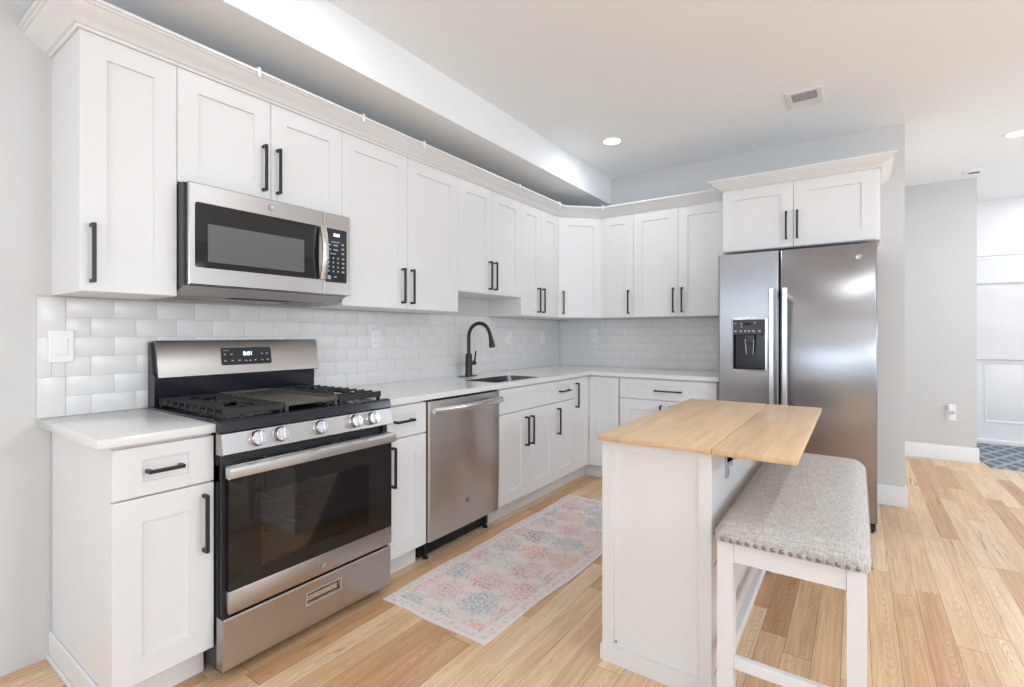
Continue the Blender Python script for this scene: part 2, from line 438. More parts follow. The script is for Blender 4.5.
def tag(o, label, cat, group=None):
    o['label'] = label; o['category'] = cat
    if group: o['group'] = group
    return o
def thing(name, label, cat, loc, group=None):
    o = bpy.data.objects.new(name, None); COL.objects.link(o); o.location = loc; o.empty_display_size = 0.1
    return tag(o, label, cat, group)
def struct(name, mb, m):
    o = mb.build(name, m); o['kind'] = 'structure'; return o
def copy_tree(o, delta, parent=None):
    c = o.copy(); COL.objects.link(c)
    if parent: c.parent = parent
    else: c.location = o.location + Vector(delta)
    for ch in list(o.children): copy_tree(ch, delta, c)
    return c
def text_mesh(body, size, F, a, b, d, thick=0.0006):
    """lettering as a mesh builder, centred on (a,b) of the frame"""
    cu = bpy.data.curves.new('lettering', 'FONT'); cu.body = body; cu.size = size; cu.align_x = 'CENTER'; cu.align_y = 'CENTER'; cu.extrude = thick
    ob = bpy.data.objects.new('lettering', cu); COL.objects.link(ob)
    bpy.context.view_layer.update()
    me = bpy.data.meshes.new_from_object(ob.evaluated_get(bpy.context.evaluated_depsgraph_get()))
    bpy.data.objects.remove(ob); bpy.data.curves.remove(cu)
    mb = MB(); mb.bm.from_mesh(me); bpy.data.meshes.remove(me)
    for v in mb.bm.verts: v.co = F.P(a + v.co.x, b + v.co.y, d + v.co.z)
    return mb

# ------------------------------------------------------------------ the setting
YB, ZC = 3.96, 2.72          # back wall, ceiling height
XU, XB = 0.328, 0.637        # door fronts of the uppers / bases on the left run
ZB, ZT = 1.372, 2.275        # underside and top of the uppers
CT = 0.909                   # worktop height
XEND, YHALL, XHALL, YENT = 2.78, 5.90, 3.435, 7.10
XR, YR = 7.0, -5.5

struct('floor', MB().box(-0.2, XR + 0.2, YR - 0.2, YENT + 0.3, -0.1, 0.0), M['oak'])
struct('ceiling', MB().box(-0.2, XR + 0.2, YR - 0.2, YENT + 0.3, ZC, ZC + 0.1), M['ceiling'])
struct('wall_left', MB().box(-0.12, 0.0, YR - 0.1, YB + 0.12, 0, ZC), M['wall'])
struct('wall_back', MB().box(0.0, XEND, YB, YB + 0.12, 0, ZC), M['wall'])
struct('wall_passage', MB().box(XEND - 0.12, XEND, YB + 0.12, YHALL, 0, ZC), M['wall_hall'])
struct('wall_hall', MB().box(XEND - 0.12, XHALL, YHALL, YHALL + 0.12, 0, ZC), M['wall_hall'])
struct('wall_entry_side', MB().box(XHALL - 0.12, XHALL, YHALL + 0.12, YENT, 0, ZC), M['wall'])
def wall_with_openings(name, axis, t0, t1, lo, hi, openings):
    mb = MB(); cuts = sorted(openings)
    def bx(a0, a1, z0, z1):
        if a1 - a0 < 1e-4: return
        if axis == 'x': mb.box(a0, a1, t0, t1, z0, z1)
        else: mb.box(t0, t1, a0, a1, z0, z1)
    p = lo
    for a0, a1, z0, z1 in cuts:
        bx(p, a0, 0, ZC); bx(a0, a1, 0, z0); bx(a0, a1, z1, ZC); p = a1
    bx(p, hi, 0, ZC)
    return struct(name, mb, M['wall'])
wall_with_openings('wall_rear', 'x', YR - 0.12, YR, 0.0, XR, [(0.5, 2.7, 0.55, 2.45), (3.3, 5.5, 0.55, 2.45)])
wall_with_openings('wall_right', 'y', XR, XR + 0.12, YR - 0.12, YENT, [(-2.9, -0.7, 0.55, 2.45), (1.1, 3.3, 0.55, 2.45)])
def window(n, F, w, h):
    mb = MB()
    for a0, a1, b0, b1 in ((0, 0.07, 0, h), (w - 0.07, w, 0, h), (0.07, w - 0.07, 0, 0.07), (0.07, w - 0.07, h - 0.07, h), (0.07, w - 0.07, h / 2 - 0.025, h / 2 + 0.025)):
        mb.fbox(F, a0, a1, b0, b1, -0.05, 0.012, 0.003, 1)
    struct('window_%d' % n, mb, M['outside'])
window(1, Fr((0.5, YR, 0.55), (1, 0, 0), (0, 1, 0)), 2.2, 1.9)
window(2, Fr((3.3, YR, 0.55), (1, 0, 0), (0, 1, 0)), 2.2, 1.9)
window(3, Fr((XR, -2.9, 0.55), (0, 1, 0), (-1, 0, 0)), 2.2, 1.9)
window(4, Fr((XR, 1.1, 0.55), (0, 1, 0), (-1, 0, 0)), 2.2, 1.9)
struct('soffit', MB().box(0.0, 0.563, YR, YB, 2.474, ZC), M['ceiling'])

# entry: wall with the front door at the end of the hall
EW = MB()
EW.box(XHALL, 3.55, YENT, YENT + 0.12, 0, ZC); EW.box(4.55, XR, YENT, YENT + 0.12, 0, ZC); EW.box(3.55, 4.55, YENT, YENT + 0.12, 2.10, ZC)
struct('wall_entry', EW, M['trim'])
FD = Fr((3.55, YENT, 0), (1, 0, 0), (0, -1, 0))
fd = MB(); fd.fbox(FD, 0, 1.0, 0.05, 2.10, -0.06, -0.012)
def raised(mb, F, a0, a1, b0, b1, d):
    mb.rects(F, [(a0, a1, b0, b1, d - 0.004), (a0, a1, b0, b1, d + 0.006), (a0 + 0.012, a1 - 0.012, b0 + 0.012, b1 - 0.012, d + 0.010),
                 (a0 + 0.028, a1 - 0.028, b0 + 0.028, b1 - 0.028, d + 0.001), (a0 + 0.05, a1 - 0.05, b0 + 0.05, b1 - 0.05, d + 0.008)], False, True)
raised(fd, FD, 0.12, 0.46, 0.24, 0.92, -0.012); raised(fd, FD, 0.54, 0.88, 0.24, 0.92, -0.012)
raised(fd, FD, 0.12, 0.88, 1.10, 1.96, -0.012)
struct('door_1', fd, M['trim'])
ds = MB(); ds.fbox(FD, -0.1, 1.0, 0.0, 0.05, -0.06, 0.02, 0.006); struct('trim_1', ds, M['trim'])

def baseboard(name, pts, inward, h=0.14, t=0.016):
    """pts: plan polyline along the wall face; inward: offset direction per segment"""
    mb = MB()
    prof = [(0, 0), (t, 0), (t, h * 0.74), (t * 0.72, h * 0.82), (t * 0.72, h * 0.88), (t * 0.35, h), (0, h)]
    for (p, q), n in zip(zip(pts, pts[1:]), inward):
        mb.loft([[(c[0] + n[0] * o, c[1] + n[1] * o, z) for o, z in prof] for c in (p, q)])
    return struct(name, mb, M['trim'])
baseboard('baseboard_back', [(2.62, YB), (XEND + 0.016, YB)], [(0, -1)])
baseboard('baseboard_passage', [(XEND, YB), (XEND, YHALL)], [(1, 0)])
baseboard('baseboard_hall', [(XEND, YHALL), (XHALL + 0.016, YHALL)], [(0, -1)])
baseboard('baseboard_entry', [(XHALL, YHALL), (XHALL, YENT)], [(1, 0)])

# tiled backsplash, each tile with its bevelled rim
def tiles(mb, F, a0, a1, b0, b1, w=0.1524, h=0.0762, g=0.0016, off0=0.0):
    r = 0; b = b0
    while b < b1 - 0.01:
        t = min(b + h, b1); a = a0 - ((r % 2) * w / 2 + off0) % w
        while a < a1 - 0.002:
            l, q = max(a, a0) + g / 2, min(a + w, a1) - g / 2
            if q - l > 0.012:
                m = min(0.011, (q - l) / 3)
                lo, hi = b + g / 2, t - g / 2
                mb.rects(F, [(l, q, lo, hi, 0.004), (l, q, lo, hi, 0.0062), (l + m, q - m, lo + 0.010, hi - 0.010, 0.0083)], False, True)
            a += w
        b += h; r += 1
FL = Fr((0, 0, 0), (0, 1, 0), (1, 0, 0))
FB = Fr((0, YB, 0), (1, 0, 0), (0, -1, 0))
sp = MB(); sp.fbox(FL, -0.044, YB, CT, ZB, 0.0, 0.0045)
sp.fbox(FB, 0.0045, 1.69, CT, ZB, 0.0, 0.0045)
struct('backsplash_grout', sp, M['grout'])
tl = MB()
tiles(tl, FL, 0.040, YB - 0.008, CT, ZB, off0=0.075)
tiles(tl, FL, -0.044, 0.040, CT, ZB, w=0.0845, h=0.1524)
tiles(tl, FB, 0.010, 1.69, CT, ZB, off0=0.03)
struct('backsplash_tiles', tl, M['tile'])

# ------------------------------------------------------------------ cabinets
def shaker(F, a0, a1, b0, b1, d, st=0.076, t=0.019, rail=None):
    rail = st if rail is None else rail
    e = 0.0015
    return MB().rects(F, [(a0, a1, b0, b1, d), (a0, a1, b0, b1, d + t - e), (a0 + e, a1 - e, b0 + e, b1 - e, d + t),
                          (a0 + st, a1 - st, b0 + rail, b1 - rail, d + t), (a0 + st + 0.001, a1 - st - 0.001, b0 + rail + 0.001, b1 - rail - 0.001, d + t - 0.0085)])
def pull(F, a, b, d, L, parent, vertical=True):
    mb = MB(); w = 0.0058
    if vertical:
        mb.fbox(F, a - w, a + w, b - L / 2, b + L / 2, d + 0.024, d + 0.035, 0.0012, 1)
        for z in (b - L / 2 + w, b + L / 2 - w): mb.fbox(F, a - w, a + w, z - w, z + w, d, d + 0.025)
    else:
        mb.fbox(F, a - L / 2, a + L / 2, b - w, b + w, d + 0.024, d + 0.035, 0.0012, 1)
        for z in (a - L / 2 + w, a + L / 2 - w): mb.fbox(F, z - w, z + w, b - w, b + w, d, d + 0.025)
    return mb.build('handle', M['black_metal'], parent)
G = 0.0022
def upper(F, a0, a1, z0, z1, depth, label, fronts, d=0.001, group='wall cabinets'):
    """F.o lies on the carcass front plane; fronts: (a0, a1, handle a or None)"""
    c = F.P((a0 + a1) / 2, z0, -depth / 2)
    r = thing('wall_cabinet', label, 'cabinet', c, group)
    b = MB(); b.fbox(F, a0 + 0.0006, a1 - 0.0006, z0, z1, -depth, 0, 0.0008, 1); body = b.build('cabinet_body', M['cabinet'], r)
    for p, q, ha in fronts:
        dr = shaker(F, p + G / 2, q - G / 2, z0 + 0.002, z1 - 0.002, d).build('door', M['cabinet'], r)
        if ha is not None: pull(F, ha, z0 + 0.135 if (z1 - z0) > 0.5 else z0 + 0.145, d + 0.019, 0.205, dr)
    return r
FU = Fr((XU - 0.02, 0, 0), (0, 1, 0), (1, 0, 0))
DU = XU - 0.02
upper(FU, 0.0, 0.300, ZB, ZT, DU, 'tall single-door white wall cabinet at the near end, left of the microwave', [(0.0, 0.300, 0.033)])
upper(FU, 0.300, 1.064, 1.822, ZT, DU, 'short two-door white wall cabinet directly above the microwave', [(0.300, 0.682, 0.645), (0.682, 1.064, 0.711)])
upper(FU, 1.064, 1.981, ZB, ZT, DU, 'widest tall two-door white wall cabinet, between microwave and short cabinet over the sink', [(1.064, 1.5225, 1.478), (1.5225, 1.981, 1.551)])
upper(FU, 1.981, 2.744, 1.513, ZT, DU, 'two-door white wall cabinet over the sink, its bottom higher than its neighbours', [(1.981, 2.3625, 2.322), (2.3625, 2.744, 2.384)])
upper(FU, 2.744, 3.353, ZB, ZT, DU, 'narrow two-door white wall cabinet between sink cabinet and corner cabinet', [(2.744, 3.0485, 2.992), (3.0485, 3.353, 3.066)])
FBU = Fr((0, YB - DU, 0), (1, 0, 0), (0, -1, 0))
XD = YB - 3.353          # right end of the diagonal corner unit
upper(FBU, XD, 0.912, ZB, ZT, DU, 'narrow single-door white wall cabinet on the back wall, right of corner cabinet', [(XD, 0.912, 0.872)])
upper(FBU, 0.912, 1.678, ZB, ZT, DU, 'two-door white wall cabinet on the back wall, beside the refrigerator', [(0.912, 1.295, 1.260), (1.295, 1.678, 1.330)])
# diagonal corner unit
r = thing('corner_wall_cabinet', 'diagonal single-door white corner wall cabinet', 'cabinet', (0.2, YB - 0.2, ZB), 'wall cabinets')
MB().prism([(0.0, 3.3536), (DU, 3.3536), (XD - 0.0006, YB - DU), (XD - 0.0006, YB), (0.0, YB)], 'z', ZB, ZT).build('cabinet_body', M['cabinet'], r)
FD45 = Fr((DU, 3.3536, 0), (XD - DU, YB - DU - 3.3536, 0), (1, -1, 0))
LD = math.hypot(XD - DU, YB - DU - 3.3536)
dr = shaker(FD45, 0.012, LD - 0.012, ZB + 0.002, ZT - 0.002, 0.001).build('door', M['cabinet'], r)
pull(FD45, 0.052, ZB + 0.135, 0.020, 0.205, dr)

def base_unit(F, a0, a1, label, parts, depth=0.611, toe=True, sunk=None):
    """parts: ('drawer'|'door'|'false', a0, a1, b0, b1, handle (a, b, L, vertical) or None)"""
    c = F.P((a0 + a1) / 2, 0, -depth / 2)
    r = thing('base_cabinet', label, 'cabinet', c, 'base cabinets')
    b = MB()
    if sunk:      # the sink unit is open at the top so that the bowl hangs in it
        b.fbox(F, a0 + 0.0006, a1 - 0.0006, 0.114, 0.64, -depth, 0)
        b.fbox(F, a0 + 0.0006, a1 - 0.0006, 0.64, 0.878, -0.018, 0); b.fbox(F, a0 + 0.0006, a1 - 0.0006, 0.64, 0.878, -depth, -depth + 0.018)
        b.fbox(F, a0 + 0.0006, a0 + 0.018, 0.64, 0.878, -depth, 0); b.fbox(F, a1 - 0.018, a1 - 0.0006, 0.64, 0.878, -depth, 0)
    else:
        b.fbox(F, a0 + 0.0006, a1 - 0.0006, 0.114, 0.878, -depth, 0, 0.0008, 1)
    b.build('cabinet_body', M['cabinet'], r)
    if toe: MB().fbox(F, a0 + 0.0006, a1 - 0.0006, 0.0, 0.113, -depth, -0.06).build('toe_kick', M['cabinet'], r)
    for kind, p, q, z0, z1, h in parts:
        st = 0.078 if kind == 'door' else 0.06
        if kind == 'drawer' and q - p < 0.35: st = 0.080
        sm = shaker(F, p + G / 2, q - G / 2, z0, z1, 0.001, st if q - p > 0.25 else 0.055, rail=0.043 if kind != 'door' else 0.078)
        o = sm.build({'door': 'door', 'drawer': 'drawer', 'false': 'drawer_front'}[kind], M['cabinet'], r)
        if h: pull(F, h[0], h[1], 0.020, h[2], o, h[3])
    return r
FBL = Fr((XB - 0.02, 0, 0), (0, 1, 0), (1, 0, 0))
ZD0, ZD1, ZW0, ZW1 = 0.116, 0.702, 0.708, 0.866
r = base_unit(FBL, 0.0, 0.297, 'narrow white base cabinet at the near end, left of the gas range', [
    ('drawer', 0.0, 0.297, ZW0, ZW1, (0.140, 0.786, 0.105, False)), ('door', 0.0, 0.297, ZD0, ZD1, (0.262, 0.568, 0.200, True))])
sb = MB(); sb.box(0.0, 0.545, -0.008, 0.0, 0.0, 0.098, 0.002, 1); sb.box(0.0, 0.55, -0.018, -0.008, 0.0, 0.016, 0.004)
sb.build('side_trim', M['trim'], r)
base_unit(FBL, 1.069, 1.362, 'narrow white base cabinet squeezed between gas range and dishwasher', [
    ('drawer', 1.068, 1.362, ZW0, ZW1, (1.195, 0.790, 0.122, False)), ('door', 1.068, 1.362, ZD0, ZD1, (1.122, 0.571, 0.200, True))])
base_unit(FBL, 2.008, 2.742, 'white double-door base cabinet under the sink, right of dishwasher', [
    ('false', 2.008, 2.742, ZW0, ZW1, None), ('door', 2.008, 2.363, ZD0, ZD1, (2.329, 0.559, 0.200, True)), ('door', 2.363, 2.742, ZD0, ZD1, (2.395, 0.559, 0.200, True))], sunk=True)
base_unit(FBL, 2.742, 3.054, 'narrow white drawer-over-door base cabinet right of the sink cabinet', [
    ('drawer', 2.742, 3.054, ZW0, ZW1, (2.872, 0.786, 0.148, False)), ('door', 2.742, 3.054, ZD0, ZD1, (2.776, 0.563, 0.200, True))])
# L-shaped corner base with two folding door leaves
YF = YB - XB                # front plane of the back run
r = thing('corner_base_cabinet', 'white corner base cabinet with two full-height door leaves meeting at right angles', 'cabinet', (0.3, YB - 0.3, 0), 'base cabinets')
XC1 = 0.902
b = MB(); b.prism([(0.006, 3.0546), (XB - 0.02, 3.0546), (XB - 0.02, YF + 0.02), (XC1 - 0.0006, YF + 0.02), (XC1 - 0.0006, YB - 0.006), (0.006, YB - 0.006)], 'z', 0.114, 0.878)
b.build('cabinet_body', M['cabinet'], r)
MB().prism([(0.006, 3.0546), (XB - 0.08, 3.0546), (XB - 0.08, YF + 0.08), (XC1 - 0.0006, YF + 0.08), (XC1 - 0.0006, YB - 0.006), (0.006, YB - 0.006)], 'z', 0.0, 0.113).build('toe_kick', M['cabinet'], r)
d1 = shaker(FBL, 3.0556, YF - 0.002, ZD0, ZW1, 0.001, 0.068, rail=0.078).build('door', M['cabinet'], r)
pull(FBL, 3.080, 0.730, 0.020, 0.200, d1)
FBB = Fr((0, YF + 0.02, 0), (1, 0, 0), (0, -1, 0))
shaker(FBB, XB + 0.002, XC1 - 0.001, ZD0, ZW1, 0.001, 0.068, rail=0.078).build('door', M['cabinet'], r)
base_unit(FBB, XC1 + 0.001, 1.668, 'white base cabinet with one wide drawer on the back wall, beside the refrigerator', [
    ('drawer', 0.916, 1.664, ZW0, ZW1, (1.311, 0.782, 0.208, False)), ('door', 0.916, 1.290, ZD0, ZD1, (1.256, 0.570, 0.200, True)), ('door', 1.290, 1.664, ZD0, ZD1, (1.326, 0.570, 0.200, True))])

# cabinet over the refrigerator
FRX0, FRX1 = 1.692, 2.604
FFC = Fr((0, 3.38, 0), (1, 0, 0), (0, -1, 0))
r = thing('wall_cabinet', 'deep two-door white cabinet directly above the refrigerator', 'cabinet', (2.15, 3.67, 1.822), 'wall cabinets')
MB().fbox(FFC, FRX0, 2.622, 1.822, ZT, -(YB - 3.38), 0, 0.001, 1).build('cabinet_body', M['cabinet'], r)
for p, q, ha in ((FRX0 + 0.006, 2.1475, 2.106), (2.1495, 2.603, 2.172)):
    dr = shaker(FFC, p, q, 1.826, ZT - 0.004, 0.001).build('door', M['cabinet'], r)
    pull(FFC, ha, 1.972, 0.020, 0.19, dr)

# crown moulding swept along a plan polyline with mitred corners
CROWN = [(0.0, 2.274), (0.006, 2.274), (0.009, 2.283), (0.018, 2.285), (0.024, 2.291), (0.036, 2.304), (0.052, 2.313), (0.066, 2.325), (0.074, 2.334), (0.081, 2.335), (0.083, 2.340), (0.092, 2.341), (0.092, 2.352), (0.0, 2.352)]
def sweep(name, path, label, k=1.0):
    P = [Vector(p) for p in path]; mb = MB(); rings = []
    nrm = []
    for a, b in zip(P, P[1:]):
        d = (b - a).normalized(); nrm.append(Vector((d.y, -d.x)))
    for i, p in enumerate(P):
        if i == 0: m = nrm[0]
        elif i == len(P) - 1: m = nrm[-1]
        else:
            m = nrm[i - 1] + nrm[i]; m = m / m.dot(nrm[i])
        rings.append([(p.x + m.x * o * k, p.y + m.y * o * k, 2.274 + (z - 2.274) * k) for o, z in CROWN])
    mb.loft(rings)
    o = mb.build(name, M['trim'], None, 25); tag(o, label, 'molding'); return o
e = 0.0205
sweep('crown_molding', [(0.0, -0.001), (DU + e, -0.001), (DU + e, 3.353 - 0.009), (XD + 0.009, YB - DU - e), (1.6885, YB - DU - e)],
      'long white crown molding running along the tops of the wall cabinets around the corner')
sweep('crown_molding', [(1.690, 3.516), (1.690, 3.38 - e), (2.6235, 3.38 - e), (2.6235, YB)], 'short raised white crown molding on the cabinet above the refrigerator', 0.87)
# small clips along the top edge of the long moulding
cp = MB(); cp.box(0.398, 0.4225, 0.571, 0.587, 2.352, 2.364, 0.003); cp.box(0.4125, 0.4225, 0.571, 0.587, 2.322, 2.360, 0.003)
clip0 = cp.build('cable_clip', M['plastic'])
names = ['nearest the camera, above the microwave', 'above the right edge of the microwave', 'above the middle of the widest wall cabinet', 'above the cabinet over the sink', 'at the left end of the corner cabinet']
for i, yy in enumerate((0.579, 1.13, 1.57, 2.59, 3.235)):
    c = clip0 if i == 0 else clip0.copy()
    if i: COL.objects.link(c); c.location = (0, yy - 0.579, 0)
    tag(c, 'small white clip on the crown molding edge, ' + names[i], 'clip', 'clips on the crown molding')
    if i == 4: c.location.y -= 0.02
c = clip0.copy(); COL.objects.link(c)
c.rotation_euler = (0, 0, -PI / 2); c.location = (0.665 - 0.579, YB - DU - e - 0.092 + 0.4205, 0)
tag(c, 'small white clip on the crown molding edge at the right end of the corner cabinet', 'clip', 'clips on the crown molding')

# ------------------------------------------------------------------ worktops and sink
w = MB(); w.box(0.0047, 0.657, -0.042, 0.298, 0.879, CT, 0.003)
tag(w.build('countertop', M['quartz']), 'short white quartz countertop left of the gas range', 'countertop')
SX0, SX1, SY0, SY1 = 0.290, 0.592, 2.055, 2.625
w = MB()
outline_out = [(0.0047, 1.0685), (0.657, 1.0685), (0.657, YF - 0.02), (1.690, YF - 0.02), (1.690, YB - 0.0047), (0.0047, YB - 0.0047)]
def rounded_rect(x0, x1, y0, y1, r, n=5):
    P = []
    for cx, cy, a in ((x1 - r, y1 - r, 0), (x0 + r, y1 - r, 90), (x0 + r, y0 + r, 180), (x1 - r, y0 + r, 270)):
        for k in range(n + 1):
            t = math.radians(a + 90 * k / n); P.append((cx + r * math.cos(t), cy + r * math.sin(t)))
    return P
hole = rounded_rect(SX0, SX1, SY0, SY1, 0.035)
bm = w.bm
def loop(pts, z):
    vs = [bm.verts.new((x, y, z)) for x, y in pts]
    return vs, [bm.edges.new((vs[i], vs[(i + 1) % len(vs)])) for i in range(len(vs))]
for z in (CT, 0.879):
    vo, eo = loop(outline_out, z); vh, eh = loop(hole, z)
    bmesh.ops.triangle_fill(bm, edges=eo + eh, use_beauty=True)
    if z == CT: to, th = vo, vh
for A, B in ((to, vo), (th, vh)):
    for i in range(len(A)):
        j = (i + 1) % len(A); bm.faces.new((A[i], A[j], B[j], B[i]))
tag(w.build('countertop', M['quartz'], None, 20), 'long L-shaped white quartz countertop with a sink cut-out, turning the corner', 'countertop')

r = thing('kitchen_sink', 'stainless undermount kitchen sink set in the long white countertop', 'sink', ((SX0 + SX1) / 2, (SY0 + SY1) / 2, 0.68))
s = MB()
def SR(i, z): return [(x, y, z) for x, y in rounded_rect(SX0 + i, SX1 - i, SY0 + i, SY1 - i, 0.033)]
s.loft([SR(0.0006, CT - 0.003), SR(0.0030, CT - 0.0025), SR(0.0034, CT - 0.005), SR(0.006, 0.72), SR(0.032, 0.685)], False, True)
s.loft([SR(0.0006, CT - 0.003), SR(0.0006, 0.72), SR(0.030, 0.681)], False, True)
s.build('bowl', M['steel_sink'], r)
MB().lathe(((SX0 + SX1) / 2 - 0.05, (SY0 + SY1) / 2, 0.6852), (0, 0, 1), [(0, 0.055), (0.003, 0.054), (0.003, 0.040), (-0.001, 0.036), (-0.001, 0.0)]).build('drain', M['chrome'], r)

# faucet
fx, fy = 0.128, 2.335
r = thing('kitchen_faucet', 'matte black gooseneck pull-down kitchen faucet behind the sink', 'faucet', (fx, fy, CT))
MB().loft([[(x, y, z) for x, y in rounded_rect(fx - 0.026, fx + 0.026, fy - 0.115, fy + 0.085, 0.025)] for z in (CT + 0.0003, CT + 0.005)]).build('base_plate', M['faucet_black'], r)
MB().lathe((fx, fy, CT + 0.004), (0, 0, 1), [(0, 0.0285), (0.015, 0.0285), (0.02, 0.0265), (0.155, 0.0255), (0.165, 0.022), (0.17, 0.017)]).build('body', M['faucet_black'], r)
pts = [(fx, fy, 1.075), (fx, fy, 1.11), (fx, fy, 1.16), (fx, fy, 1.205)]
R = 0.100
for k in range(1, 15):
    a = PI - k * (PI - 0.30) / 14; pts.append((fx + R + R * math.cos(a), fy, 1.205 + R * math.sin(a)))
ex, ez = pts[-1][0], pts[-1][2]
pts += [(ex + 0.006, fy, ez - 0.018), (ex + 0.010, fy, ez - 0.030)]
MB().tube(pts, 0.0135, 16).build('spout', M['faucet_black'], r)
hx, hz = pts[-1][0], pts[-1][2]
dv = Vector((0.2, 0, -1)).normalized()
MB().lathe((hx, fy, hz), dv, [(-0.004, 0.0148), (0.01, 0.0152), (0.02, 0.0175), (0.062, 0.0225), (0.074, 0.0225), (0.078, 0.018), (0.078, 0.0)]).build('spray_head', M['faucet_black'], r)
lv = MB(); lv.cyl((fx, fy + 0.02, CT + 0.098), (fx, fy + 0.068, CT + 0.098), 0.0165); lv.sphere((fx, fy + 0.068, CT + 0.098), 0.017, n=16)
lv.tube([(fx + 0.004, fy + 0.06, CT + 0.104), (fx + 0.010, fy + 0.064, CT + 0.14), (fx + 0.013, fy + 0.068, CT + 0.190)], 0.006, 10, [0.0085, 0.0065, 0.0058])
lv.build('lever', M['faucet_black'], r)

# ------------------------------------------------------------------ gas range
RY0, RY1 = 0.301, 1.063
r = thing('gas_range', 'stainless gas range with black oven glass and five knobs below the microwave', 'stove', (0.35, 0.682, 0))
b = MB()
b.box(0.03, 0.655, RY0, RY1, 0.035, 0.30); b.box(0.03, 0.655, RY0, RY0 + 0.06, 0.30, 0.76); b.box(0.03, 0.655, RY1 - 0.06, RY1, 0.30, 0.76)
b.box(0.03, 0.12, RY0 + 0.06, RY1 - 0.06, 0.30, 0.76); b.box(0.03, 0.655, RY0, RY1, 0.70, 0.905)
b.box(0.62, 0.675, RY0 + 0.004, RY0 + 0.03, 0.03, 0.80); b.box(0.62, 0.675, RY1 - 0.03, RY1 - 0.004, 0.03, 0.80)
b.build('body', M['range_black'], r)
ov = MB()
ov.rects(Fr((0.62, RY0, 0), (0, 1, 0), (1, 0, 0)), [(0.10, 0.662, 0.315, 0.685, 0.02), (0.10, 0.662, 0.315, 0.685, -0.46)], False, True)
ovo = ov.build('oven_cavity', M['cavity'], r)
for zz in (0.44, 0.56):
    rk = MB()
    for k in range(14): rk.cyl((0.2, 0.42 + k * 0.04, zz), (0.60, 0.42 + k * 0.04, zz), 0.003, n=6)
    for xx in (0.2, 0.4, 0.60): rk.cyl((xx, 0.402, zz), (xx, 0.962, zz), 0.004, n=6)
    rk.build('rack', M['steel_bright'], r)
for yy in (RY0 + 0.05, RY1 - 0.05):
    for xx in (0.08, 0.60):
        MB().lathe((xx, yy, 0.0), (0, 0, 1), [(0, 0.022), (0.008, 0.022), (0.012, 0.011), (0.036, 0.011)], 12).build('foot', M['dark'], r)
FR = Fr((0, 0, 0), (0, 1, 0), (1, 0, 0))
# storage drawer with recessed grip
dd = MB()
gy0, gy1, gz0, gz1 = 0.622, 0.778, 0.140, 0.182
def plate_with_recess(mb, F, a0, a1, b0, b1, d0, d1, h, depth):
    A0, A1, B0, B1 = h
    e = 0.005
    def ring(p, q, s, t, d): return [mb.bm.verts.new(F.P(*c, d)) for c in ((p, s), (q, s), (q, t), (p, t))]
    R0 = ring(a0, a1, b0, b1, d0); R1 = ring(a0, a1, b0, b1, d1 - e); R2 = ring(a0 + e, a1 - e, b0 + e, b1 - e, d1)
    R3 = ring(A0, A1, B0, B1, d1); R4 = ring(A0 + 0.004, A1 - 0.004, B0 + 0.004, B1 - 0.004, d1 - depth)
    for X, Y in ((R0, R1), (R1, R2), (R2, R3), (R3, R4)):
        for i in range(4):
            j = (i + 1) % 4; mb.bm.faces.new((X[i], X[j], Y[j], Y[i]))
    mb.bm.faces.new(R0[::-1]); mb.bm.faces.new(R4)
plate_with_recess(dd, FR, RY0 - 0.004, RY1 - 0.002, 0.045, 0.226, 0.655, 0.702, (gy0, gy1, gz0, gz1), 0.022)
dro = dd.build('storage_drawer', M['steel'], r)
gr = MB()
for a0, a1, b0, b1 in ((gy0 - 0.006, gy1 + 0.006, gz1, gz1 + 0.006), (gy0 - 0.006, gy1 + 0.006, gz0 - 0.006, gz0), (gy0 - 0.006, gy0, gz0, gz1), (gy1, gy1 + 0.006, gz0, gz1)):
    gr.fbox(FR, a0, a1, b0, b1, 0.7015, 0.7040, 0.0008, 1)
gr.fbox(FR, gy0 + 0.006, gy1 - 0.006, gz0 + 0.005, gz0 + 0.028, 0.682, 0.690, 0.002, 1)
gr.build('grip', M['steel_bright'], dro)
# oven door
od = MB()
OZ0, OZ1 = 0.238, 0.762
GZ0, GZ1 = 0.318, 0.712
od.fbox(FR, RY0 + 0.016, RY1 + 0.001, OZ0, GZ0, 0.658, 0.702, 0.003)
od.fbox(FR, RY0 + 0.016, RY1 + 0.001, GZ1, OZ1, 0.658, 0.702, 0.003)
for a0, a1 in ((RY0 + 0.016, RY0 + 0.030), (RY1 - 0.013, RY1 + 0.001)): od.fbox(FR, a0, a1, GZ0 - 0.004, GZ1 + 0.004, 0.6585, 0.668)
odo = od.build('oven_door', M['steel'], r)
WY0, WY1, WZ0, WZ1 = 0.432, 0.930, 0.372, 0.640
og = MB()
for a0, a1, b0, b1 in ((RY0 + 0.016, WY0, GZ0, GZ1), (WY1, RY1 + 0.001, GZ0, GZ1), (WY0, WY1, GZ0, WZ0), (WY0, WY1, WZ1, GZ1)):
    og.fbox(FR, a0, a1, b0, b1, 0.660, 0.7005)
og.build('door_glass', M['glass_dark'], odo)
MB().fbox(FR, WY0, WY1, WZ0, WZ1, 0.6985, 0.7003).build('window', M['oven_pane'], odo)
vt = MB()
for a0, a1 in ((0.40, 0.455), (0.475, 0.60), (0.62, 0.76), (0.78, 0.90)): vt.fbox(FR, a0, a1, OZ1 - 0.001, OZ1 + 0.0008, 0.670, 0.682)
vt.build('vent', M['dark'], odo)
hd = MB()
hy0, hy1 = RY0 + 0.004, RY1 - 0.002
hprof = [(0.712, 0.722), (0.728, 0.719), (0.736, 0.724), (0.739, 0.740), (0.736, 0.757), (0.728, 0.763), (0.712, 0.761)]
hd.loft([[(x, y, z) for x, z in hprof] for y in (hy0, hy1)])
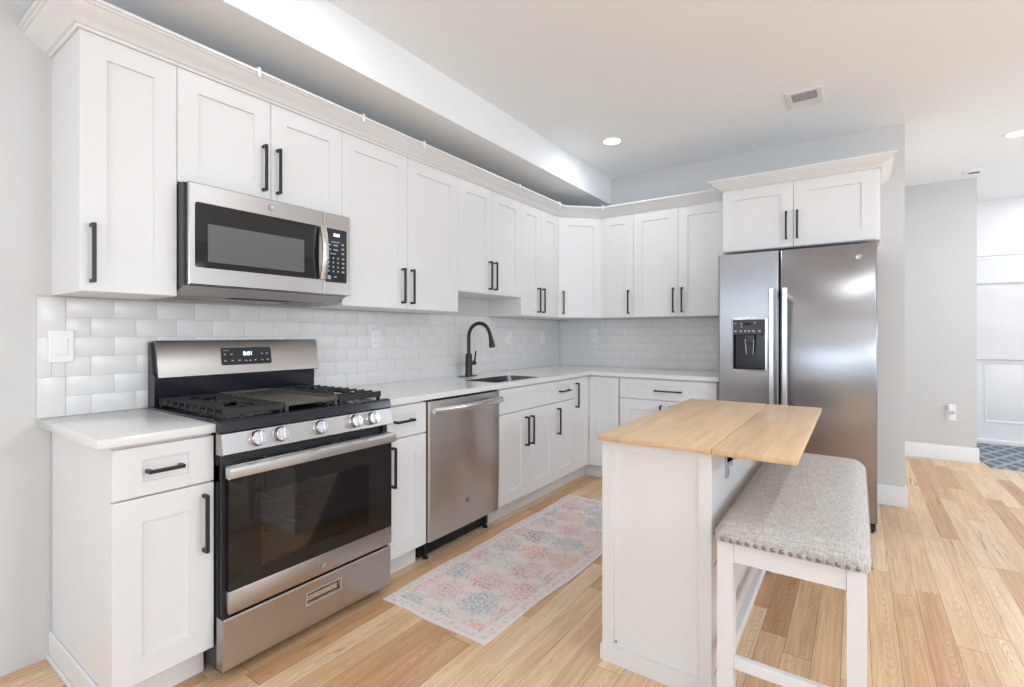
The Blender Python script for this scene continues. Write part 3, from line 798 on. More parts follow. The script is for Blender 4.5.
for a0 in (hy0, hy1 - 0.022): hd.box(0.700, 0.716, a0, a0 + 0.022, 0.722, 0.760, 0.003)
hd.build('handle', M['steel_bright'], odo)
def badge(F, a, b, d, rad, parent):
    mb = MB(); mb.lathe(F.P(a, b, d), F.n, [(0, rad), (0.0012, rad), (0.0016, rad * 0.92), (0.0010, rad * 0.86), (0.0010, 0.0)], 28)
    o = mb.build('badge', M['badge'], parent)
    text_mesh('GE', rad * 1.05, F, a, b, d + 0.0014, 0.0004).build('monogram', M['graphite'], o) if parent.parent is None else None
    return o
badge(FR, 0.690, 0.277, 0.702, 0.0165, odo)
# control panel, slightly tilted back
cpn = MB()
cpn.prism([(0.655, 0.800), (0.700, 0.800), (0.706, 0.804), (0.692, 0.874), (0.655, 0.876)], 'y', RY0 - 0.006, RY1 + 0.001)
cpo = cpn.build('control_panel', M['steel'], r)
kn = Vector((0.98, 0, 0.19)).normalized()
for yy in (0.415, 0.504, 0.676, 0.850, 0.944):
    kc = Vector((0.6990, yy, 0.843))
    k = MB(); k.lathe(kc, kn, [(-0.002, 0.0305), (0.006, 0.0305), (0.008, 0.0285), (0.028, 0.0265), (0.031, 0.024), (0.031, 0.0)], 28)
    q = kn.to_track_quat('Z', 'Y').to_matrix()
    ko = k.build('knob', M['chrome'], r)
    g = MB(); g.box(kc.x - 0.0045, kc.x + 0.0045, kc.y - 0.026, kc.y + 0.026, kc.z + 0.028, kc.z + 0.043, 0.003, 2, Matrix.Identity(3))
    for v in g.bm.verts:
        l = v.co - kc; v.co = kc + kn * l.z + Vector((0, 1, 0)) * l.x + kn.cross(Vector((0, 1, 0))) * l.y
    g.build('grip', M['steel_bright'], ko)
# cooktop, burners, grates
ct = MB(); ct.box(0.05, 0.660, RY0 - 0.006, RY1 + 0.001, 0.902, 0.918, 0.004)
ct.prism([(0.640, 0.918), (0.640, 0.880), (0.690, 0.876), (0.696, 0.882), (0.690, 0.912), (0.680, 0.919)], 'y', RY0 - 0.008, RY1 + 0.003)
cto = ct.build('cooktop', M['enamel'], r)
for bx_, by_, br in ((0.22, 0.44, 0.042), (0.50, 0.44, 0.050), (0.36, 0.682, 0.045), (0.22, 0.925, 0.038), (0.50, 0.925, 0.050)):
    bu = MB(); bu.lathe((bx_, by_, 0.918), (0, 0, 1), [(0, br * 1.3), (0.005, br * 1.25), (0.006, br), (0.014, br), (0.014, br * 0.85), (0.020, br * 0.82), (0.021, 0.0)], 24)
    bu.build('burner', M['iron'], r)
def grate(y0, y1):
    g = MB(); x0, x1 = 0.100, 0.648; zt, zb = 0.955, 0.943
    h = 0.005; w = 0.0042
    for yy in (y0 + 0.012, y1 - 0.012): g.box(x0 + 0.004, x1 - 0.004, yy - h, yy + h, 0.926, 0.937, 0.002, 1)
    for xx in (x0 + h, x1 - h): g.box(xx - h, xx + h, y0 + 0.001, y1 - 0.001, 0.928, zt, 0.002, 1)
    n = 9; ym = (y0 + y1) / 2
    for k in range(n + 1):
        xx = x0 + h + (x1 - x0 - 2 * h) * k / n
        L = (y1 - y0) * (0.5 if k in (0, 4, 5, n) else (0.40 if k in (1, 3, 6, 8) else 0.27))
        for s0, s1 in ((y0, y0 + L), (y1 - L, y1)):
            g.box(xx - w, xx + w, s0 + 0.004, s1, zb, zt, 0.002, 1)
        for yy in (y0 + 0.007, y1 - 0.007): g.box(xx - w, xx + w, yy - 0.006, yy + 0.006, 0.928, zt - 0.001, 0.002, 1)
    for a0, a1 in ((x0, x0 + 0.13), (x0 + 0.205, x1 - 0.205), (x1 - 0.13, x1)): g.box(a0 + 0.002, a1 - 0.002, ym - w, ym + w, zb, zt, 0.002, 1)
    for xx in (x0 + 0.012, x1 - 0.012):
        for yy in (y0 + 0.010, y1 - 0.010): g.box(xx - 0.008, xx + 0.008, yy - 0.006, yy + 0.006, 0.9175, 0.93, 0.002, 1)
    return g.build('grate', M['iron'], r)
grate(0.318, 0.555); grate(0.812, 1.048)
gd = MB(); gd.box(0.095, 0.650, 0.560, 0.807, 0.938, 0.947, 0.003)
for a0, a1, b0, b1 in ((0.095, 0.650, 0.560, 0.570), (0.095, 0.650, 0.797, 0.807), (0.095, 0.105, 0.57, 0.797), (0.640, 0.650, 0.57, 0.797)): gd.box(a0, a1, b0, b1, 0.945, 0.956, 0.002, 1)
for xx in (0.11, 0.635):
    for yy in (0.57, 0.797): gd.box(xx - 0.010, xx + 0.010, yy - 0.007, yy + 0.007, 0.918, 0.94, 0.002, 1)
gd.build('griddle', M['griddle'], r)
# backguard
bg = MB(); bg.prism([(0.012, 0.90), (0.078, 0.90), (0.082, 1.042), (0.060, 1.060), (0.040, 1.190), (0.012, 1.192)], 'y', RY0 + 0.010, RY1 + 0.004)
bgo = bg.build('backguard', M['enamel'], r)
bs = MB()
bsp = [(0.046, 1.048), (0.084, 1.036), (0.092, 1.040), (0.070, 1.188), (0.062, 1.197), (0.018, 1.197), (0.018, 1.192), (0.048, 1.060)]
bs.prism(bsp, 'y', RY0 + 0.020, RY1 + 0.024)
bso = bs.build('display_fascia', M['steel'], bgo)
dn = Vector((0.144, 0, 0.022)).normalized()
FDISP = Fr((0.0, 0, 0), (0, 1, 0), dn)
upv = Vector((-0.022, 0, 0.144)).normalized()
class FrT(Fr):
    def P(s, a, b, d): return s.o + s.u * a + upv * b + s.n * d
FT = FrT((0.0920, 0, 1.040), (0, 1, 0), dn)
dp = MB().loft([[FT.P(x, y, d) for x, y in rounded_rect(0.580, 0.822, 0.040, 0.122, 0.008)] for d in (-0.0005, 0.0022)])
dpo = dp.build('control_display', M['panel_black'], r)
text_mesh('8:01', 0.027, FT, 0.705, 0.092, 0.0026).build('clock_digits', M['digit'], dpo)
mk = MB()
for a, b in ((0.592, 0.090), (0.622, 0.090), (0.592, 0.060), (0.625, 0.060), (0.658, 0.060), (0.735, 0.060), (0.770, 0.090), (0.795, 0.090), (0.770, 0.060), (0.797, 0.060), (0.690, 0.058), (0.710, 0.058)):
    MB().fbox(FT, a, a + 0.010, b - 0.003, b + 0.003, 0.002, 0.0026).build('key', M['mark'], dpo)
MB().fbox(FT, 0.590, 0.615, 0.108, 0.110, 0.002, 0.0026).build('key', M['mark'], dpo)

# ------------------------------------------------------------------ microwave
r = thing('microwave_oven', 'stainless over-the-range microwave oven mounted under a short wall cabinet', 'microwave', (0.2, 0.682, 1.385))
MY0, MY1, MX = 0.303, 1.060, 0.400
b = MB()
b.prism([(0.006, 1.386), (0.30, 1.388), (0.370, 1.416), (0.370, 1.8165), (0.006, 1.8165)], 'y', MY0, MY1 - 0.004)
b.build('body', M['graphite'], r)
ub = MB()
ub.prism([(0.012, 1.380), (0.292, 1.3835), (0.368, 1.4140), (0.3695, 1.4170), (0.294, 1.3880), (0.012, 1.3850)], 'y', MY0 + 0.002, MY1 - 0.006)
ubo = ub.build('underside_panel', M['underside'], r)
un = MB()
un.prism([(0.20, 1.3815), (0.285, 1.3825), (0.285, 1.3842), (0.20, 1.3832)], 'y', 0.53, 0.83); un.build('cooktop_light', M['dark'], ubo)
for y0, y1 in ((MY0 + 0.03, 0.50), (0.86, MY1 - 0.05)):
    un = MB()
    for k in range(9): un.prism([(0.06 + k * 0.024, 1.3795), (0.076 + k * 0.024, 1.3797), (0.076 + k * 0.024, 1.382), (0.06 + k * 0.024, 1.382)], 'y', y0, y1)
    un.build('grease_filter', M['steel_sink'], ubo)
SPL = 0.905
d = MB()
DG = (0.334, 0.878, 1.487, 1.742)
def plate_hole(F, a0, a1, b0, b1, d0, d1, h, m, name, parent):
    mb = MB(); A0, A1, B0, B1 = h; e = 0.004
    mb.rects(F, [(a0, a1, b0, b1, d0), (a0, a1, b0, b1, d1 - e), (a0 + e, a1 - e, b0 + e, b1 - e, d1)], True, True)
    return mb.build(name, m, parent)
do = plate_hole(FR, MY0 + 0.009, SPL - 0.001, 1.418, 1.8165, 0.374, MX, DG, M['steel'], 'door', r)
gl = MB().loft([[FR.P(x, y, dd_) for x, y in rounded_rect(DG[0], DG[1], DG[2], DG[3], 0.010)] for dd_ in (MX - 0.002, MX + 0.0022)])
gl.build('door_glass', M['glass_dark'], do)
gw = MB().loft([[FR.P(x, y, dd_) for x, y in rounded_rect(0.380, 0.800, 1.512, 1.662, 0.004)] for dd_ in (MX + 0.002, MX + 0.0030)])
gw.build('window', M['mesh_grey'], do)
h = MB(); pts = []
hb = []
for k in range(13):
    t = k / 12; z = 1.488 + t * 0.255; bow = math.sin(t * PI) * 0.022
    hb.append([(MX + 0.010 + bow + dx, 0.888 + dy, z) for dx, dy in ((0, -0.012), (0.012, -0.016), (0.016, -0.008), (0.016, 0.008), (0.012, 0.016), (0, 0.012))])
h.loft(hb)
for z in (1.496, 1.735): h.box(MX, MX + 0.022, 0.880, 0.896, z - 0.008, z + 0.008, 0.002, 1)
h.build('handle', M['steel_bright'], do)
badge(FR, 0.640, 1.780, MX, 0.016, do)
po = plate_hole(FR, SPL + 0.001, MY1, 1.418, 1.8165, 0.374, MX, None or DG, M['steel'], 'control_panel', r)
pk = MB().loft([[FR.P(x, y, dd_) for x, y in rounded_rect(SPL + 0.010, 1.036, 1.480, 1.742, 0.008)] for dd_ in (MX - 0.002, MX + 0.002)])
pk.build('keypad', M['panel_black'], po)
text_mesh('8:01', 0.022, FR, 0.978, 1.712, MX + 0.0024).build('clock_digits', M['digit'], po)
def KEY(*q): MB().fbox(*q).build('key', M['mark'], po)
for i in range(4):
    for j in range(4):
        KEY(FR, 0.928 + j * 0.0265, 0.928 + j * 0.0265 + (0.008 if j < 3 else 0.014), 1.530 + i * 0.0215, 1.538 + i * 0.0215, MX + 0.0015, MX + 0.0026)
for i, z in enumerate((1.640, 1.662)):
    KEY(FR, 0.926, 0.945, z - 0.003, z + 0.003, MX + 0.0015, MX + 0.0026); KEY(FR, 0.960, 0.985, z - 0.003, z + 0.003, MX + 0.0015, MX + 0.0026)
for z in (1.625, 1.648, 1.670): KEY(FR, 1.006, 1.020, z - 0.004, z + 0.004, MX + 0.0015, MX + 0.0026)
KEY(FR, 0.945, 0.995, 1.676, 1.680, MX + 0.0015, MX + 0.0026); KEY(FR, 0.940, 0.972, 1.618, 1.622, MX + 0.0015, MX + 0.0026)
KEY(FR, 0.926, 0.944, 1.494, 1.512, MX + 0.0015, MX + 0.0026); KEY(FR, 0.962, 0.976, 1.504, 1.510, MX + 0.0015, MX + 0.0026)

# ------------------------------------------------------------------ dishwasher
r = thing('dishwasher', 'stainless built-in dishwasher with a curved bar handle below the countertop', 'dishwasher', (0.33, 1.673, 0))
DY0, DY1 = 1.368, 2.004
b = MB(); b.box(0.05, 0.600, DY0, DY1, 0.09, 0.872); b.box(0.05, 0.56, DY0 + 0.01, DY1 - 0.01, 0.012, 0.09); b.build('body', M['dark'], r)
dm = MB()
n = 12; rings = []
for k in range(n + 1):
    t = k / n; z = 0.118 + t * 0.748
    bow = 0.010 * math.sin(t * PI) + (0.004 if t > 0.9 else 0)
    x = 0.648 + bow * 0.6 + 0.004 * t
    rings.append([(0.600, DY0, z), (x - 0.008, DY0, z), (x, DY0 + 0.010, z), (x + 0.003, (DY0 + DY1) / 2, z), (x, DY1 - 0.010, z), (x - 0.008, DY1, z), (0.600, DY1, z)])
dm.loft(rings); do = dm.build('door', M['steel_dw'], r, 50)
h = MB(); hb = []
for k in range(17):
    t = k / 16; y = DY0 + 0.012 + t * (DY1 - DY0 - 0.018); bow = math.sin(t * PI) * 0.030
    cx_, cz_ = 0.678 + bow, 0.816
    hb.append([(cx_ + 0.010 * math.cos(a), y, cz_ + 0.019 * math.sin(a)) for a in [2 * PI * i / 12 for i in range(12)]])
h.loft(hb)
for y in (DY0 + 0.020, DY1 - 0.014): h.box(0.648, 0.682, y - 0.009, y + 0.009, 0.804, 0.828, 0.003, 1)
h.build('handle', M['steel_bright'], do)
badge(FR, 1.690, 0.262, 0.6595, 0.014, do)
for y in (DY0 + 0.05, DY1 - 0.05):
    MB().lathe((0.575, y, 0), (0, 0, 1), [(0, 0.016), (0.008, 0.016), (0.010, 0.008), (0.092, 0.008)], 12).build('foot', M['dark'], r)

# ------------------------------------------------------------------ refrigerator
r = thing('refrigerator', 'tall stainless side-by-side refrigerator with a dispenser in its left door', 'refrigerator', (2.15, 3.6, 0))
FYD = 3.232
b = MB(); b.box(FRX0 + 0.006, FRX1 - 0.004, FYD + 0.075, 3.93, 0.055, 1.772, 0.004); b.build('body', M['graphite'], r)
gb = MB(); gb.box(FRX0 + 0.012, FRX1 - 0.012, FYD + 0.045, FYD + 0.12, 0.020, 0.060, 0.003); gb.build('base_grille', M['dark'], r)
FF = Fr((0, FYD, 0), (1, 0, 0), (0, -1, 0))
ZF0, ZF1, XS = 0.064, 1.787, 2.079
def fridge_door(x0, x1, hole=None):
    mb = MB(); pr = []
    rad = 0.012
    def out(z, ins):
        return [(x0 + ins, FYD + 0.068, z), (x0 + ins, FYD + rad + ins, z), (x0 + rad * 0.3 + ins, FYD + rad * 0.3 + ins, z), (x0 + rad + ins, FYD + ins, z),
                (x1 - rad - ins, FYD + ins, z), (x1 - rad * 0.3 - ins, FYD + rad * 0.3 + ins, z), (x1 - ins, FYD + rad + ins, z), (x1 - ins, FYD + 0.068, z)]
    if not hole:
        mb.loft([out(ZF0, 0.003), out(ZF0 + 0.004, 0), out(ZF1 - 0.004, 0), out(ZF1, 0.003)])
        return mb
    hx0, hx1, hz0, hz1 = hole; bm = mb.bm
    # front sheet around the opening
    xs = [x0 + rad, hx0, hx1, x1 - rad]; zs = [ZF0, hz0, hz1, ZF1]
    for i in range(3):
        for j in range(3):
            if i == 1 and j == 1: continue
            bm.faces.new([bm.verts.new((x, FYD, z)) for x, z in ((xs[i], zs[j]), (xs[i + 1], zs[j]), (xs[i + 1], zs[j + 1]), (xs[i], zs[j + 1]))])
    sides = [[(x0, FYD + 0.068), (x0, FYD + rad), (x0 + rad * 0.3, FYD + rad * 0.3), (x0 + rad, FYD)], [(x1 - rad, FYD), (x1 - rad * 0.3, FYD + rad * 0.3), (x1, FYD + rad), (x1, FYD + 0.068)]]
    for sd in sides:
        mb.loft([[(x, y, ZF0) for x, y in sd], [(x, y, ZF1) for x, y in sd]], False, False, False)
    full = sides[0] + sides[1]
    for z in (ZF0, ZF1): bm.faces.new([bm.verts.new((x, y, z)) for x, y in full])
    bm.faces.new([bm.verts.new(c) for c in ((x0, FYD + 0.068, ZF0), (x1, FYD + 0.068, ZF0), (x1, FYD + 0.068, ZF1), (x0, FYD + 0.068, ZF1))])
    bmesh.ops.remove_doubles(bm, verts=bm.verts[:], dist=1e-5)
    return mb
HO = (1.790, 1.996, 0.978, 1.328)
ld = fridge_door(FRX0, XS - 0.004, HO).build('freezer_door', M['steel_fridge'], r, 50)
rd = fridge_door(XS + 0.004, FRX1).build('fresh_food_door', M['steel_fridge'], r, 50)
def fr_handle(x, parent):
    h = MB(); rr = []
    for k in range(15):
        t = k / 14; z = 0.46 + t * 1.07; off = 0.052 + 0.006 * math.sin(t * PI)
        rr.append([(x + dx, FYD - off + dy, z) for dx, dy in ((-0.016, 0.006), (-0.016, -0.002), (-0.011, -0.008), (0.011, -0.008), (0.016, -0.002), (0.016, 0.006))])
    h.loft(rr)
    for z in (0.50, 1.49): h.box(x - 0.011, x + 0.011, FYD - 0.05, FYD + 0.001, z - 0.02, z + 0.02, 0.003, 1)
    h.build('handle', M['steel_bright'], parent)
fr_handle(2.036, ld); fr_handle(2.114, rd)
dr_ = MB()
o_, i_ = rounded_rect(HO[0] - 0.010, HO[1] + 0.010, HO[2] - 0.012, HO[3] + 0.012, 0.014), rounded_rect(HO[0] + 0.002, HO[1] - 0.002, HO[2] + 0.002, HO[3] - 0.002, 0.006)
dr_.loft([[FF.P(x, z, d) for x, z in pp] for pp, d in ((o_, -0.0005), (o_, 0.006), (i_, 0.008), (i_, -0.010))], False, False)
dfo = dr_.build('dispenser_frame', M['chrome'], ld)
ZP = 1.222
rc = MB(); rc.rects(FF, [(HO[0] - 0.001, HO[1] + 0.001, HO[2] - 0.001, ZP, -0.002), (HO[0] + 0.008, HO[1] - 0.008, HO[2] + 0.012, ZP - 0.004, -0.060)], False, True)
rc.fbox(FF, HO[0] + 0.006, HO[1] - 0.006, HO[2] + 0.001, HO[2] + 0.008, -0.055, -0.004)
rco = rc.build('dispenser_recess', M['panel_black'], ld)
pn = MB(); pn.fbox(FF, HO[0] - 0.001, HO[1] + 0.001, ZP, HO[3] + 0.001, -0.03, -0.001, 0.002, 1)
pno = pn.build('dispenser_panel', M['graphite'], ld)
pdl = MB(); pdl.fbox(FF, 1.862, 1.924, 1.165, ZP, -0.055, -0.012, 0.006); pdl.fbox(FF, 1.872, 1.914, 1.075, 1.170, -0.050, -0.040, 0.004)
pdl.build('paddle', M['graphite'], ld)
for x in (1.866, 1.920): MB().cyl(FF.P(x, 1.19, -0.014), FF.P(x + (0.006 if x < 1.9 else -0.006), 1.085, -0.030), 0.0045, n=10).build('lever', M['chrome'], ld)
mk = MB(); mk.fbox(FF, 1.855, 1.905, 1.287, 1.304, -0.0012, -0.0003); mk.build('display_window', M['dark'], ld)
def KEY(*q): MB().fbox(*q).build('key', M['mark'], ld)
for x, z in ((1.800, 1.296), (1.840, 1.292), (1.923, 1.300), (1.840, 1.272)): KEY(FF, x, x + 0.011, z, z + 0.008, -0.0012, -0.0002)
for x in (1.799, 1.834, 1.862, 1.886, 1.914, 1.951): KEY(FF, x, x + 0.014, 1.240, 1.252, -0.0012, -0.0002)
badge(FF, 2.512, 1.705, 0.0, 0.017, rd)
for x in (FRX0 + 0.05, FRX1 - 0.035):
    h = MB(); h.box(x - 0.03, x + 0.028, FYD + 0.015, FYD + 0.13, 1.7725, 1.786, 0.003); h.build('hinge_cover', M['dark'], r)
    h = MB(); h.box(x - 0.03, x + 0.028, FYD + 0.012, FYD + 0.10, 0.014, 0.060, 0.004); h.lathe((x, FYD + 0.04, 0.0), (0, 0, 1), [(0, 0.018), (0.010, 0.018), (0.012, 0.010), (0.02, 0.010)], 14)
    h.build('front_foot', M['dark'], r)

# ------------------------------------------------------------------ drop-leaf island
r = thing('drop_leaf_island', 'white kitchen island with a light wood top and one raised drop leaf', 'island', (1.91, 1.8, 0))
IX0, IX1, IY0, IY1, IZ = 1.714, 2.106, 1.196, 2.42, 0.850
b = MB()
b.box(IX0 + 0.010, IX1 - 0.008, IY0 + 0.014, IY1 - 0.012, 0.02, 0.8295)
for x0, x1 in ((IX0, IX0 + 0.043), (IX1 - 0.043, IX1)):
    for y0, y1 in ((IY0 + 0.002, IY0 + 0.030), (IY1 - 0.030, IY1)):
        b.box(x0, x1, y0, y1, 0.02, 0.8295, 0.0015, 1)
b.box(IX0 + 0.0425, IX1 - 0.0425, IY0 + 0.004, IY0 + 0.03, 0.793, 0.8295)
b.build('body', M['island_white'], r)
pl = MB()
pl.prism([(IX0 - 0.006, 0), (IX1 + 0.006, 0), (IX1 + 0.006, 0.054), (IX1 + 0.001, 0.062), (IX0 - 0.001, 0.062), (IX0 - 0.006, 0.054)], 'y', IY0 - 0.004, IY1 + 0.004)
pl.build('plinth', M['island_white'], r)
sp_ = MB()
sp_.box(IX1 - 0.009, IX1 - 0.003, IY0 + 0.032, IY1 - 0.032, 0.07, 0.432); sp_.box(IX1 - 0.009, IX1 - 0.003, IY0 + 0.032, IY1 - 0.032, 0.440, 0.826)
sp_.build('side_panel', M['island_white'], r)
tp = MB(); tp.box(1.706, 2.1115, 1.168, 2.452, 0.830, IZ, 0.004, 2); tp.build('tabletop', M['wood'], r)
lf = MB(); lf.box(2.1130, 2.356, 1.168, 2.452, 0.830, IZ, 0.004, 2); lf.build('drop_leaf', M['wood'], r)
for y in (1.45, 2.2):
    k = MB()
    k.box(IX1 - 0.0025, IX1 + 0.002, y - 0.026, y + 0.026, 0.690, 0.8285, 0.001, 1)
    for zz in (0.71, 0.76): k.cyl((IX1 + 0.001, y + 0.012, zz), (IX1 + 0.004, y + 0.012, zz), 0.006, n=10)
    k.box(IX1 + 0.001, IX1 + 0.018, y - 0.003, y + 0.003, 0.735, 0.8285)
    k.box(IX1 + 0.018, 2.30, y - 0.010, y + 0.010, 0.824, 0.8292)
    k.box(IX1 + 0.016, 2.25, y - 0.004, y + 0.004, 0.800, 0.826, 0.002, 1)
    k.prism([(IX1 + 0.002, 0.745), (IX1 + 0.002, 0.765), (2.20, 0.824), (2.22, 0.824)], 'y', y - 0.003, y + 0.003)
    k.build('leaf_bracket', M['bracket'], r)
k = MB(); k.cyl((1.767, IY0 + 0.006, 0.078), (1.767, IY0 + 0.011, 0.078), 0.004, n=10); k.build('screw_cap', M['screw'], r)

# ------------------------------------------------------------------ bench
r = thing('upholstered_bench', 'counter-height white bench with a grey upholstered seat beside the island', 'bench', (2.33, 1.7, 0))
BX0, BX1, BY0, BY1 = 2.128, 2.534, 1.118, 2.385
s = MB(); bm = s.bm
NX, NY = 18, 40
def seat_pt(u, v):
    """u across 0..1, v along 0..1; softly crowned cushion"""
    x = BX0 + u * (BX1 - BX0); y = BY0 + v * (BY1 - BY0)
    ex = min(u, 1 - u) * (BX1 - BX0); ey = min(v, 1 - v) * (BY1 - BY0)
    f = lambda e, R: 1 - (max(0, R - e) / R) ** 2.4
    z = 0.597 + 0.034 * f(ex, 0.055) * f(ey, 0.055) + 0.010 * math.sin(u * PI) * math.sin(min(1, v * 1.0) * PI) ** 0.6
    return x, y, z
def rcorner(x, y, R=0.03):
    """pull the outline in at the four corners"""
    for cx, sx in ((BX0 + R, -1), (BX1 - R, 1)):
        for cy, sy in ((BY0 + R, -1), (BY1 - R, 1)):
            dx, dy = (x - cx) * sx, (y - cy) * sy
            if dx > 0 and dy > 0:
                l = math.hypot(dx, dy); m = max(dx, dy)
                if l > 1e-6: return cx + sx * dx * m / l, cy + sy * dy * m / l
    return x, y
us = [0, 0.02, 0.05, 0.09, 0.14] + [0.14 + 0.72 * k / 10 for k in range(1, 10)] + [0.86, 0.91, 0.95, 0.98, 1]
vs_ = [0, 0.006, 0.016, 0.03, 0.047] + [0.047 + 0.906 * k / 16 for k in range(1, 16)] + [0.953, 0.97, 0.984, 0.994, 1]
grid = []
for v in vs_:
    row = []
    for u in us:
        x, y, z = seat_pt(u, v); x, y = rcorner(x, y); row.append(bm.verts.new((x, y, z)))
    grid.append(row)
for a, b_ in zip(grid, grid[1:]):
    for i in range(len(a) - 1): bm.faces.new((a[i], a[i + 1], b_[i + 1], b_[i]))
rim = grid[0] + [row[-1] for row in grid[1:]] + grid[-1][-2::-1] + [row[0] for row in grid[-2:0:-1]]
low = [bm.verts.new((v.co.x, v.co.y, 0.574)) for v in rim]
for i in range(len(rim)):
    j = (i + 1) % len(rim); bm.faces.new((rim[i], rim[j], low[j], low[i]))
bm.faces.new(low)
seat = s.build('seat_cushion', M['fabric'], r, 60)
nz = 0.583
ylist = [BX0 + 0.03 + k * (BX1 - BX0 - 0.06) / 15 for k in range(16)]
for y, sgn in ((BY0, -1), (BY1, 1)):
    nl = MB(); nl.box(BX0 + 0.026, BX1 - 0.026, min(y - sgn * 0.0004, y - sgn * 0.002), max(y - sgn * 0.0004, y - sgn * 0.002), nz - 0.002, nz + 0.002)
    for x in ylist: nl.sphere((x, y + sgn * 0.0005, nz), 0.0066, (1, 0.6, 1), 10)
    nl.build('nailhead_trim', M['nail'], seat)
for x, sgn in ((BX0, -1), (BX1, 1)):
    nl = MB(); nl.box(min(x - sgn * 0.0004, x - sgn * 0.002), max(x - sgn * 0.0004, x - sgn * 0.002), BY0 + 0.026, BY1 - 0.026, nz - 0.002, nz + 0.002)
    for k in range(46): nl.sphere((x + sgn * 0.0005, BY0 + 0.03 + k * (BY1 - BY0 - 0.06) / 45, nz), 0.0066, (0.6, 1, 1), 8)
    nl.build('nailhead_trim', M['nail'], seat)
lw = 0.046
lx = (BX0 + 0.010, BX1 - 0.010 - lw); ly = (BY0 + 0.014, BY1 - 0.014 - lw)
for x in lx:
    for y in ly:
        l = MB(); cx_, cy_ = x + lw / 2, y + lw / 2
        l.loft([[(cx_ + sx * h, cy_ + sy * h, z) for sx, sy in ((-1, -1), (1, -1), (1, 1), (-1, 1))] for h, z in ((lw * 0.43, 0), (lw * 0.5, 0.12), (lw * 0.5, 0.5735))])
        l.build('leg', M['bench_white'], r)
ap = MB()
for y in (ly[0] + 0.006, ly[1] + lw - 0.026): ap.box(lx[0] + lw, lx[1], y, y + 0.020, 0.508, 0.5735, 0.002, 1)
for x in (lx[0] + 0.006, lx[1] + lw - 0.026): ap.box(x, x + 0.020, ly[0] + lw, ly[1], 0.508, 0.5735, 0.002, 1)
ap.build('apron', M['bench_white'], r)
for y in (ly[0] + 0.010, ly[1] + 0.010):
    MB().box(lx[0] + lw, lx[1], y, y + 0.024, 0.172, 0.208, 0.002, 1).build('stretcher', M['bench_white'], r)
for x in (lx[0] + 0.010, lx[1] + 0.010):
    MB().box(x, x + 0.024, ly[0] + lw, ly[1], 0.172, 0.208, 0.002, 1).build('stretcher', M['bench_white'], r)

# ------------------------------------------------------------------ rugs
def rug(name, corners, L, Wd, label, m, cat, nx=14, ny=40, h=0.006):
    A, B, C_, D_ = [Vector(c) for c in corners]       # near-left, near-right, far-right, far-left
    bm = bmesh.new(); uvl = bm.loops.layers.uv.new('uv'); rnd = random.Random(3)
    g = []
    for j in range(ny + 1):
        row = []
        for i in range(nx + 1):
            u, v = i / nx, j / ny
            p = (A * (1 - u) + B * u) * (1 - v) + (D_ * (1 - u) + C_ * u) * v
            edge = 1 if i in (0, nx) else 0
            p = p + Vector((0.006 * math.sin(v * 17 + 1) * edge, 0.004 * math.sin(u * 9) * (1 if j in (0, ny) else 0)))
            z = h - (0.002 if (i in (0, nx) or j in (0, ny)) else 0) + 0.0012 * math.sin(v * 21 + u * 3) ** 2
            row.append((bm.verts.new((p.x, p.y, z)), ((u - 0.5) * Wd, (v - 0.5) * L)))
        g.append(row)
    def quad(q):
        f = bm.faces.new([a for a, _ in q])
        for lp, (_, uv) in zip(f.loops, q): lp[uvl].uv = uv
    for j in range(ny):
        for i in range(nx): quad((g[j][i], g[j][i + 1], g[j + 1][i + 1], g[j + 1][i]))
    rim = g[0] + [row[-1] for row in g[1:]] + g[-1][-2::-1] + [row[0] for row in g[-2:0:-1]]
    low = [(bm.verts.new((a.co.x, a.co.y, 0.0002)), uv) for a, uv in rim]
    for i in range(len(rim)):
        j = (i + 1) % len(rim); quad((rim[i], rim[j], low[j], low[i]))
    quad(low[::-1])
    bmesh.ops.recalc_face_normals(bm, faces=bm.faces[:])
    me = bpy.data.meshes.new(name); bm.to_mesh(me); bm.free(); me.materials.append(m)
    o = bpy.data.objects.new(name, me); COL.objects.link(o)
    return tag(o, label, cat)
rug('runner_rug', [(0.708, 1.000), (1.300, 0.998), (1.392, 2.83), (0.716, 2.83)], 1.84, 0.624, 'faded multicolour medallion runner rug on the wood floor before the dishwasher', M['runner'], 'rug')
o = rug('door_mat', [(3.50, 5.74), (4.60, 5.70), (4.60, 7.04), (3.455, 7.04)], 1.3, 1.1, 'blue-grey trellis-patterned mat on the floor at the front door', M['blue_mat'], 'rug', h=0.010)

# ------------------------------------------------------------------ small fittings
def plate(name, F, a, b, w, hgt, label, cat, kind, group=None):
    r = thing(name, label, cat, F.P(a, b, 0), group)
    mb = MB(); mb.rects(F, [(a - w / 2, a + w / 2, b - hgt / 2, b + hgt / 2, 0.0085), (a - w / 2, a + w / 2, b - hgt / 2, b + hgt / 2, 0.0125),
                            (a - w / 2 + 0.004, a + w / 2 - 0.004, b - hgt / 2 + 0.004, b + hgt / 2 - 0.004, 0.0155)])
    mb.build('cover_plate', M['plastic'], r)
    if kind == 'switch':
        mb = MB(); mb.fbox(F, a - 0.017, a + 0.017, b - 0.033, b + 0.033, 0.0150, 0.0185, 0.002, 1); mb.build('rocker', M['plastic'], r)
    else:
        for dz in (-0.021, 0.021):
            mb = MB(); mb.fbox(F, a - 0.016, a + 0.016, b + dz - 0.014, b + dz + 0.014, 0.0150, 0.0170, 0.004, 2); so = mb.build('socket', M['plastic'], r)
            mb = MB()
            for da in (-0.006, 0.006): mb.fbox(F, a + da - 0.001, a + da + 0.001, b + dz - 0.003, b + dz + 0.006, 0.0165, 0.0173)
            mb.build('slot', M['graphite'], so)
    return r
plate('light_switch', FL, 0.027, 1.178, 0.076, 0.126, 'white rocker light switch on the tile above the short countertop', 'switch', 'switch')
